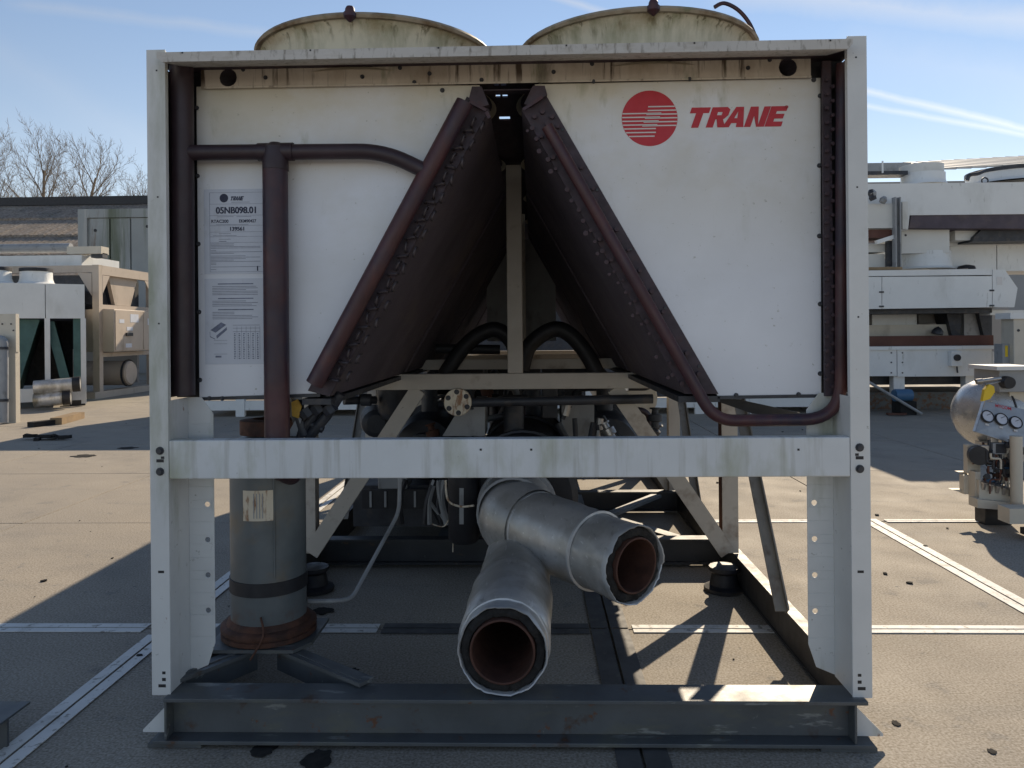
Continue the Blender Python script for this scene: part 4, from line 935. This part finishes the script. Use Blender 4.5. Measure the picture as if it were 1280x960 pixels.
# lower white cooler
r1 = thing('white_cooler', 'long white cooler casing on short legs with an isolator switch, lowest at right', 'cooler')
MB().pbox(1012, 436, 1121, 470, RY, 2.2).build('side_panel', 'white', r1); MB().pbox(1121.6, 436, 1240, 470, RY, 2.2).build('side_panel', 'white', r1)
MB().pbox(1012, 434, 1252, 436.2, RY - .03, 2.2).build('top_edge', 'white', r1); MB().pbox(1240.5, 440, 1252, 470, RY + .01, 2.2).build('end_panel', 'white', r1)
for px in (1117, 1207, 1060): MB().pbox(px, 470, px + 14, 492, RY + .05, .15).build('leg', 'white', r1)
MB().pbox(1090, 470, 1250, 480, RY + .3, 1.5).build('drip_tray', 'darkm', r1)
sw = MB().pbox(1189, 439, 1203, 458, RY - .10, .099).build('isolator_switch', 'white', r1, bevel=.01)
c = at(1196, 447, RY - .10); MB().lathe([(.0001, -.03), (.05, -.03), (.05, 0)], c, (0, 1, 0), 16).build('rotary_knob', 'black', sw)
MB().tube([at(1196, 458, RY - .05), at(1197, 466, RY - .05)], .012, 6).build('cable', 'darkm', sw)
for (px, py) in [(x, y) for x in (1114, 1128) for y in (441, 453, 466)]: MB().lathe([(.0001, -.008), (.012, -.008), (.012, 0)], at(px, py, RY), (0, 1, 0), 8).build('screw', 'darkm', r1)
MB().pbox(1012, 421, 1242, 433.8, RY + .25, .2).build('oxide_beam', 'redbrown', r1)
MB().pbox(1012, 407, 1190, 420.8, RY + .6, .6).build('upper_channel', 'cream', r1)
MB().pbox(1090, 390, 1146, 406.8, RY + .7, .7).build('motor_box', 'white', r1)
MB().pbox(1148, 385, 1182, 404, RY + 1.0, .5).build('drum', 'wall', r1)
MB().prism([at(x, y, RY + .5) for x, y in ((1182, 386), (1202, 386), (1200, 420), (1190, 420))], (0, .4, 0)).build('funnel_leg', 'darkm', r1); MB().prism([at(x, y, RY + .8) for x, y in ((1222, 386), (1240, 386), (1240, 420), (1230, 420))], (0, .4, 0)).build('funnel_leg', 'darkm', r1)
MB().pbox(1205, 392, 1225, 420, RY + .9, .4).build('filter_can', 'grey', r1)
MB().pbox(1012, 388, 1262, 470, RY + 1.8, .3).build('back_sheet', 'wall', r1)
A = at(1172, 414, RY + .45); MB().lathe([(.0001, -.05), (.09, -.05), (.09, .0), (.05, .05), (.0001, .08)], A, (.2, 0, 1), 8).build('valve', 'darkm', r1)
MB().pbox(1012, 491, 1245, 515, RY + .5, 1.2).build('tank', 'sep', r1)
based(r1, (6.2, 10.5, 0))

# upper casing with slanted end
r2 = thing('white_condenser_casing', 'white condenser casing with a slanted right end, stacked on the lowest cooler', 'condenser')
MB().prism([at(x, y, RY - .1) for x, y in ((1012, 347), (1102, 346), (1102, 386), (1012, 387))], (0, 2, 0)).build('side_panel', 'white', r2)
MB().prism([at(x, y, RY - .1) for x, y in ((1102.8, 346), (1240, 345), (1240, 384), (1102.8, 386))], (0, 2, 0)).build('side_panel', 'white', r2)
MB().prism([at(x, y, RY - .1) for x, y in ((1240.8, 337), (1256, 337), (1272, 360), (1268, 384), (1240.8, 384))], (0, 2, 0)).build('end_panel', 'white', r2)
MB().prism([at(x, y, RY - .1) for x, y in ((1012, 339), (1240, 336), (1240, 343.6), (1012, 346))], (0, 2, 0)).build('lid', 'white', r2)
MB().pbox(1246, 346, 1253, 356, RY - .105, .004).build('sticker', 'stripew', r2)
for (px, py) in ((1102, 365), (1102, 383), (1240, 363), (1240, 382)): MB().pbox(px - 3, py - 1, px + 3, py + 1, RY - .108, .006).build('latch', 'darkm', r2)
MB().pbox(1020, 387.5, 1240, 391, RY + .1, 1.5).build('under_frame', 'darkm', r2)
MB().pbox(1238, 388, 1300, 393, RY + .1, .3).build('shelf', 'white', r2)
based(r2, at(1140, 386, RY + .9))

# fan unit on the casing
r3 = thing('cream_fan_unit', 'cream fan box with a squat white cowl standing on the slanted casing', 'fan unit')
MB().pbox(1127, 287, 1187, 316, RY + .5, .9).build('box', 'offwhite', r3)
c = at(1157, 337, RY + .8); z1 = at(1157, 315, RY + .8).z
MB().lathe([(.50, c.z), (.44, c.z + .04), (.42, z1), (.0001, z1)], (c.x, RY + .9, 0), (0, 0, 1), 32).build('cowl', 'white', r3)
MB().lathe([(.0001, -.004), (.018, -.004), (.018, 0)], at(1132, 294, RY + .499), (0, 1, 0), 8).build('hole', 'black', r3)
based(r3, (c.x, RY + .9, c.z))
r4 = thing('white_panel_row', 'row of two white flat panels on top of the slanted casing at the far right', 'cooler')
MB().pbox(1188, 306, 1245.5, 338, RY + 1.0, .9).build('side_panel', 'white', r4); MB().pbox(1246.5, 306, 1330, 338, RY + 1.0, .9).build('side_panel', 'white', r4)
MB().pbox(1186, 303, 1330, 305.6, RY + .95, 1).build('top_edge', 'white', r4)
A = at(1208, 334, RY + .9); MB().lathe([(.14, -.03), (.12, .02), (.04, .04), (.0001, .045)], A, (0, 0, 1), 12).build('cover_cap', 'black', r4)
based(r4, at(1260, 338, RY + 1.4))

# topmost condenser
r5 = thing('long_white_condenser', 'long white condenser with dark coil underneath, topmost of the stack at right', 'condenser')
MB().prism([at(x, y, RY + .3) for x, y in ((1070, 230), (1330, 227), (1330, 267), (1137, 269), (1135, 287), (1070, 287))], (0, 2.1, 0)).build('casing', 'white', r5)
MB().prism([at(x, y, RY + .32) for x, y in ((1139, 269.3), (1330, 267.3), (1330, 286), (1136, 285))], (0, 2, 0)).build('coil', 'coil', r5)
MB().prism([at(x, y, RY + .5) for x, y in ((1228, 286.3), (1330, 286.3), (1330, 300), (1216, 302), (1218, 296))], (0, 1, 0)).build('drain_pan', 'darkm', r5)
MB().pbox(1194, 285.4, 1226, 300, RY + .6, .4).build('motor_box', 'offwhite', r5)
for (pl_, pr_, pt, dark) in ((1139, 1191, 213, False), (1226, 1330, 212, True)):
    A, B = at(pl_, 229, RY + .9), at(pr_, pt, RY + .9); cx = (A.x + B.x) / 2; rad = (B.x - A.x) / 2
    o = MB().lathe([(rad * 1.12, A.z), (rad * 1.02, A.z + .05), (rad, A.z + .1), (rad, B.z)], (cx, RY + 1.2, 0), (0, 0, 1), 32).build('fan_cowl', 'white', r5)
    if dark: MB().lathe([(rad * .98, B.z - .03), (rad * 1.02, B.z - .03), (rad * 1.02, B.z + .03), (.0001, B.z + .05)], (cx, RY + 1.2, 0), (0, 0, 1), 32).build('fan_guard', 'darkm', o)
    else: MB().lathe([(rad * 1.01, B.z), (rad, B.z + .15), (.0001, B.z + .16)], (cx, RY + 1.25, 0), (0, 0, 1), 32).build('fan_guard', 'offwhite', o)
MB().pbox(1084, 214, 1135, 218, RY + 1.0, .3).build('fan_guard', 'darkm', r5)
MB().pbox(1070, 204, 1139, 214, RY + 1.6, .5).build('far_cowl', 'grey', r5)
MB().pbox(1103, 201, 1104.5, 216, RY + .9, .03).build('mast', 'white', r5)
MB().tube(smooth_path([at(1209, 226, RY + .5), at(1212, 219, RY + .5), at(1222, 217, RY + .5), at(1232, 213, RY + .6)]), .03, 8).build('cable', 'darkm', r5)
A = at(1231, 226, RY + .5); MB().tube(arc(A, .05, 0, 6.28, (1, 0, 0), (0, 0, 1), 14), .012, 6, caps=False).build('lifting_eye', 'darkm', r5)
based(r5, at(1230, 285, RY + 1.3))

# bracket post with cream box and pipes
r6 = thing('cream_box_rack', 'cream box on a white bracket post, just right of the chiller on the slanted casing', 'rack')
MB().pbox(1060, 255, 1118, 285, RY + .2, .6).build('box', 'offwhite', r6)
MB().pbox(1119, 246, 1121.5, 336, RY + .1, .12).pbox(1125, 246, 1127, 336, RY + .1, .12).pbox(1121.5, 247, 1125, 335, RY + .17, .04).build('bracket_post', 'grey', r6)
MB().pbox(1128, 252, 1135, 286, RY + .22, .3).build('side_box', 'offwhite', r6)
MB().pbox(1050, 287.5, 1116, 297, RY + .24, .4).build('brown_trough', 'redbrown', r6)
MB().pbox(1109, 301, 1116, 333, RY + .25, .08).build('conduit', 'darkm', r6)
MB().pbox(1070, 305, 1107, 315, RY + .4, .4).pbox(1070, 318, 1106, 335, RY + .4, .4).build('lower_box', 'offwhite', r6)
MB().bar(at(1095, 303, RY + .2), at(1117, 296, RY + .2), .08, .06).build('arm', 'white', r6)
MB().pbox(1084, 334, 1128, 337, RY, .5).build('base_plate', 'wood', r6)
rk = random.Random(4)
for k in range(5): A = at(rk.uniform(1086, 1106), rk.uniform(240, 252), RY + .1); MB().lathe([(.0001, -.05), (.05, -.05), (.06, 0), (.03, .05)], A, (rk.uniform(-1, 1), 0, 1), 8).build('fitting', 'darkm' if k % 2 else 'grey', r6)
based(r6, at(1100, 337, RY + .3))

# cream cabinet standing right
cc_ = thing('cream_cabinet', 'tall cream cabinet standing behind the compressor skid at the right edge', 'cabinet')
MB().pbox(1267, 398, 1330, 530, RY - 1.0, .3).build('body', 'cream', cc_, bevel=.01)
MB().pbox(1263, 391, 1330, 398, RY - 1.03, .36).build('lid', 'white', cc_)
MB().pbox(1253, 430, 1263, 456, RY - .9, .2).build('side_box', 'grey', cc_); MB().pbox(1256.5, 432, 1260, 446, RY - .905, .004).build('warning_label', 'yellow', cc_)
MB().lathe([(.0001, -.005), (.02, -.005), (.02, 0)], at(1273, 413, RY - 1.0), (0, 1, 0), 10).build('lock', 'darkm', cc_)
A = gr(1300, 517); based(cc_, (at(1290, 520, RY - .6).x, RY - .6, 0))
for o in [c for c in cc_.children if c.name.startswith('body')]: pass

# leaning bar, blue drum and rags at right
A, B = at(1070, 468, RY - .6), gr(1152, 519)
tag(MB().tube([A, B + Vector((0, 0, .02))], .022, 8).build('leaning_pole', 'grey'), 'thin grey pole leaning down to the concrete beside the blue drum', 'pole')
bl = thing('blue_drum', 'small blue drum lying under the white cooler at right', 'drum')
A = at(1128, 494, RY - .3); MB().lathe([(.0001, -.13), (.09, -.13), (.095, -.1), (.095, .1), (.09, .13), (.0001, .13)], A, (1, .1, 0), 18).build('body', 'blue', bl); MB().pbox(1126, 502, 1146, 519, RY - .35, .3).build('stand', 'trash', bl)
based(bl, gr(1135, 519))
rg = MB(); c = gr(1118, 520); rs = random.Random(6)
for k in range(7): A = c + Vector((rs.uniform(-.1, .25), rs.uniform(-.05, .05), .03)); rg.bar(A, c + Vector((.08, .02, .03)), .07, .03)
tag(rg.build('rag', 'redbrown'), 'crumpled brown rag on the concrete next to the blue drum', 'rag')

# ================================================================== COMPRESSOR SKID at right edge
ck = thing('compressor_skid', 'grey compressor skid with three dial gauges and yellow tag at the right edge', 'compressor')
KY = 2.74
VZ, VR2 = .70, .235
xl = at(1203, 530, KY + .30).x
v = MB().lathe([(.0001, 0), (.07, .006), (.13, .03), (.18, .065), (.215, .11), (.232, .16), (.235, .20), (.235, 1.9), (.0001, 1.9)], (xl, KY + .30, VZ), (1, .25, 0), 40).build('pressure_vessel', 'vessel', ck)
MB().lathe([(.236, .208), (.240, .210), (.240, .222), (.236, .224)], (xl, KY + .30, VZ), (1, .25, 0), 40).build('weld_seam', 'darkm', v)
g0, g1, g2, g3 = at(1231, 501, KY + .04), at(1300, 516, KY + .03), at(1288, 562, KY - .06), at(1219, 540, KY - .05)
gp = MB().prism([g0, g1, g2, g3], (0, .035, 0)).build('gauge_panel', 'steel', ck, bevel=.003)
u = (g1 - g0).normalized(); wv = (g0 - g3); wv = (wv - u * wv.dot(u)).normalized(); nn = u.cross(wv); nn = nn if nn.y < 0 else -nn
def onp(px, py, off=.0):
    d = ray(px, py); C = Vector((CX, CY, CZ)); t = (g3 - C).dot(nn) / d.dot(nn); return C + d * t + nn * off
for (px, py) in ((1233.5, 521), (1251, 524.5), (1269, 528.5)):
    c = onp(px, py)
    ga = MB().lathe([(.041, -.002), (.043, .012), (.040, .016), (.036, .016), (.035, .010)], c, nn, 24).build('gauge', 'black', gp)
    MB().disc(c + nn * .008, nn, .0355, 24, .003).build('dial', 'paper', ga)
    MB().bar(c + nn * .0125 + (u - wv) * -.006, c + nn * .0125 + (u * .02 + wv * .022), .003, .001, nn).build('needle', 'black', ga)
    MB().bar(c - wv * .055 - u * .012 + nn * .002, c - wv * .055 + u * .012 + nn * .002, .012, .002, nn).build('tag_plate', 'stripew', gp)
c = onp(1244, 508.5); lettering('MYCOM', 0, 0, .021, 0, 'red', gp, 'lettering', bold=.04, frame=(c, u, wv, nn))
MB().prism([at(x, y, KY - .02) for x, y in ((1228, 502), (1231, 487), (1237, 480), (1243, 483), (1244, 490), (1238, 499))], (0, .03, 0)).build('yellow_tag', 'yellow', ck, bevel=.003)
tb2 = MB().pbox(1249, 463, 1300, 490, KY + .1, .3).build('terminal_box', 'grey', ck, bevel=.006)
MB().pbox(1246, 458, 1300, 462.6, KY + .07, .34).build('box_lid', 'white', tb2)
MB().lathe([(.0001, -.04), (.038, -.04), (.042, -.02), (.042, .02)], at(1258, 478, KY + .08), (0, 1, 0), 18).build('knob', 'black', tb2)
MB().tube([at(1221, 477, KY), at(1250, 473, KY + .06)], .013, 10).lathe([(.017, 0), (.017, .04)], at(1220, 477, KY), (1, 0, .1), 10).build('handle', 'steel', tb2)
MB().tube([at(1232, 481, KY), at(1250, 477, KY + .06)], .006, 8).build('rod', 'steel', tb2)
MB().pbox(1262, 488, 1300, 512, KY + .16, .2).build('box_neck', 'cream', ck)
# lower frame and boxes
MB().pbox(1209, 556, 1226, 592, KY + .05, .05).build('side_box', 'cream', ck, bevel=.004)
MB().lathe([(.0001, -.05), (.05, -.05), (.062, -.03), (.062, .03), (.0001, .03)], at(1223, 569, KY - .02), (-.3, -1, 0), 18).build('motor_cap', 'black', ck)
MB().pbox(1205, 594, 1226, 618, KY + .06, .06).build('bearing_block', 'cream', ck, bevel=.004)
MB().prism([at(x, y, KY + .1) for x, y in ((1198, 590), (1209, 590), (1209, 594))], (0, .05, 0)).build('pointed_plate', 'cream', ck); MB().prism([at(x, y, KY + .1) for x, y in ((1190, 612), (1205, 612), (1205, 617))], (0, .05, 0)).build('pointed_plate', 'cream', ck)
MB().pbox(1219, 590, 1226, 634, KY - .02, .08).build('frame_leg', 'cream', ck)
MB().prism([at(x, y, KY - .05) for x, y in ((1224, 600), (1266, 612), (1266, 634), (1224, 628))], (0, .1, 0)).build('valve_rack', 'cream', ck)
MB().prism([at(x, y, KY - .1) for x, y in ((1222, 624), (1272, 630), (1272, 639), (1222, 635))], (0, .10, 0)).build('base_frame', 'cream', ck)
MB().tube([at(1270, 545, KY - .12), at(1271, 640, KY - .12)], .036, 14).build('standpipe', 'cream', ck)
A = at(1234, 645, KY + .1); MB().box(A.x - .07, A.x + .10, KY - .0, KY + .12, 0, at(1234, 635, KY).z).build('support_block', 'black', ck)
MB().pbox(1262, 636, 1340, 655, KY - .35, .12).build('skid_rail', 'cream', ck)
MB().box(at(1222, 655, KY).x + .1, 6, KY - .42, KY - .28, .02, .06).build('bottom_rail', 'darkm', ck)
MB().pbox(1240, 556, 1264, 580, KY + .06, .2).build('valve_block', 'cream', ck)
rk = random.Random(12)
for k in range(46):
    x, y = rk.uniform(1227, 1268), rk.uniform(546, 606)
    p = [at(x, y, KY - rk.uniform(-.06, .08))]
    ax_ = [Vector((0, 0, -1)), Vector((rk.choice((-1, 1)), 0, 0)), Vector((0, 0, -1))] if rk.random() < .7 else [Vector((1, 0, -.15)), Vector((0, 0, -1)), Vector((rk.choice((-.7, .7)), 0, -.7))]
    for d_ in ax_: p.append(p[-1] + d_ * rk.uniform(.02, .10))
    MB().tube(rounded(p, .02, 4), rk.choice((.004, .005, .007, .010)), 8).build('tubing', rk.choice(('darkm', 'steel', 'black', 'cream', 'redbrown', 'darkm')), ck)
for k in range(12):
    A = at(rk.uniform(1228, 1266), rk.uniform(550, 605), KY - rk.uniform(.0, .06)); w_ = rk.uniform(.015, .04)
    MB().box(A.x - w_, A.x + w_, A.y, A.y + .04, A.z - w_ * rk.uniform(.5, 1.2), A.z + w_ * .8).build('control_box', rk.choice(('black', 'grey', 'steel', 'darkm', 'blue')), ck, bevel=.003)
for k in range(9):
    A = at(rk.uniform(1228, 1266), rk.uniform(552, 604), KY - rk.uniform(.03, .09)); r_ = rk.uniform(.010, .02)
    MB().lathe([(.0001, -.02), (r_, -.02), (r_, 0), (r_ * 1.5, .002), (r_ * 1.5, .012), (.0001, .012)], A, (rk.uniform(-.5, .5), -1, rk.uniform(-.3, .5)), 12).build('valve_cap', rk.choice(('steel', 'black', 'darkm', 'rust')), ck)
for k in range(5):
    A = at(1230 + k * 8.5, 606 + k * 2.2, KY - .06); MB().lathe([(.0001, -.03), (.012, -.03), (.012, .01), (.02, .012), (.02, .022), (.0001, .022)], A, (0, -.3, 1), 10).build('valve_stem', 'steel', ck)
based(ck, (at(1300, 640, KY).x, KY + .2, 0))
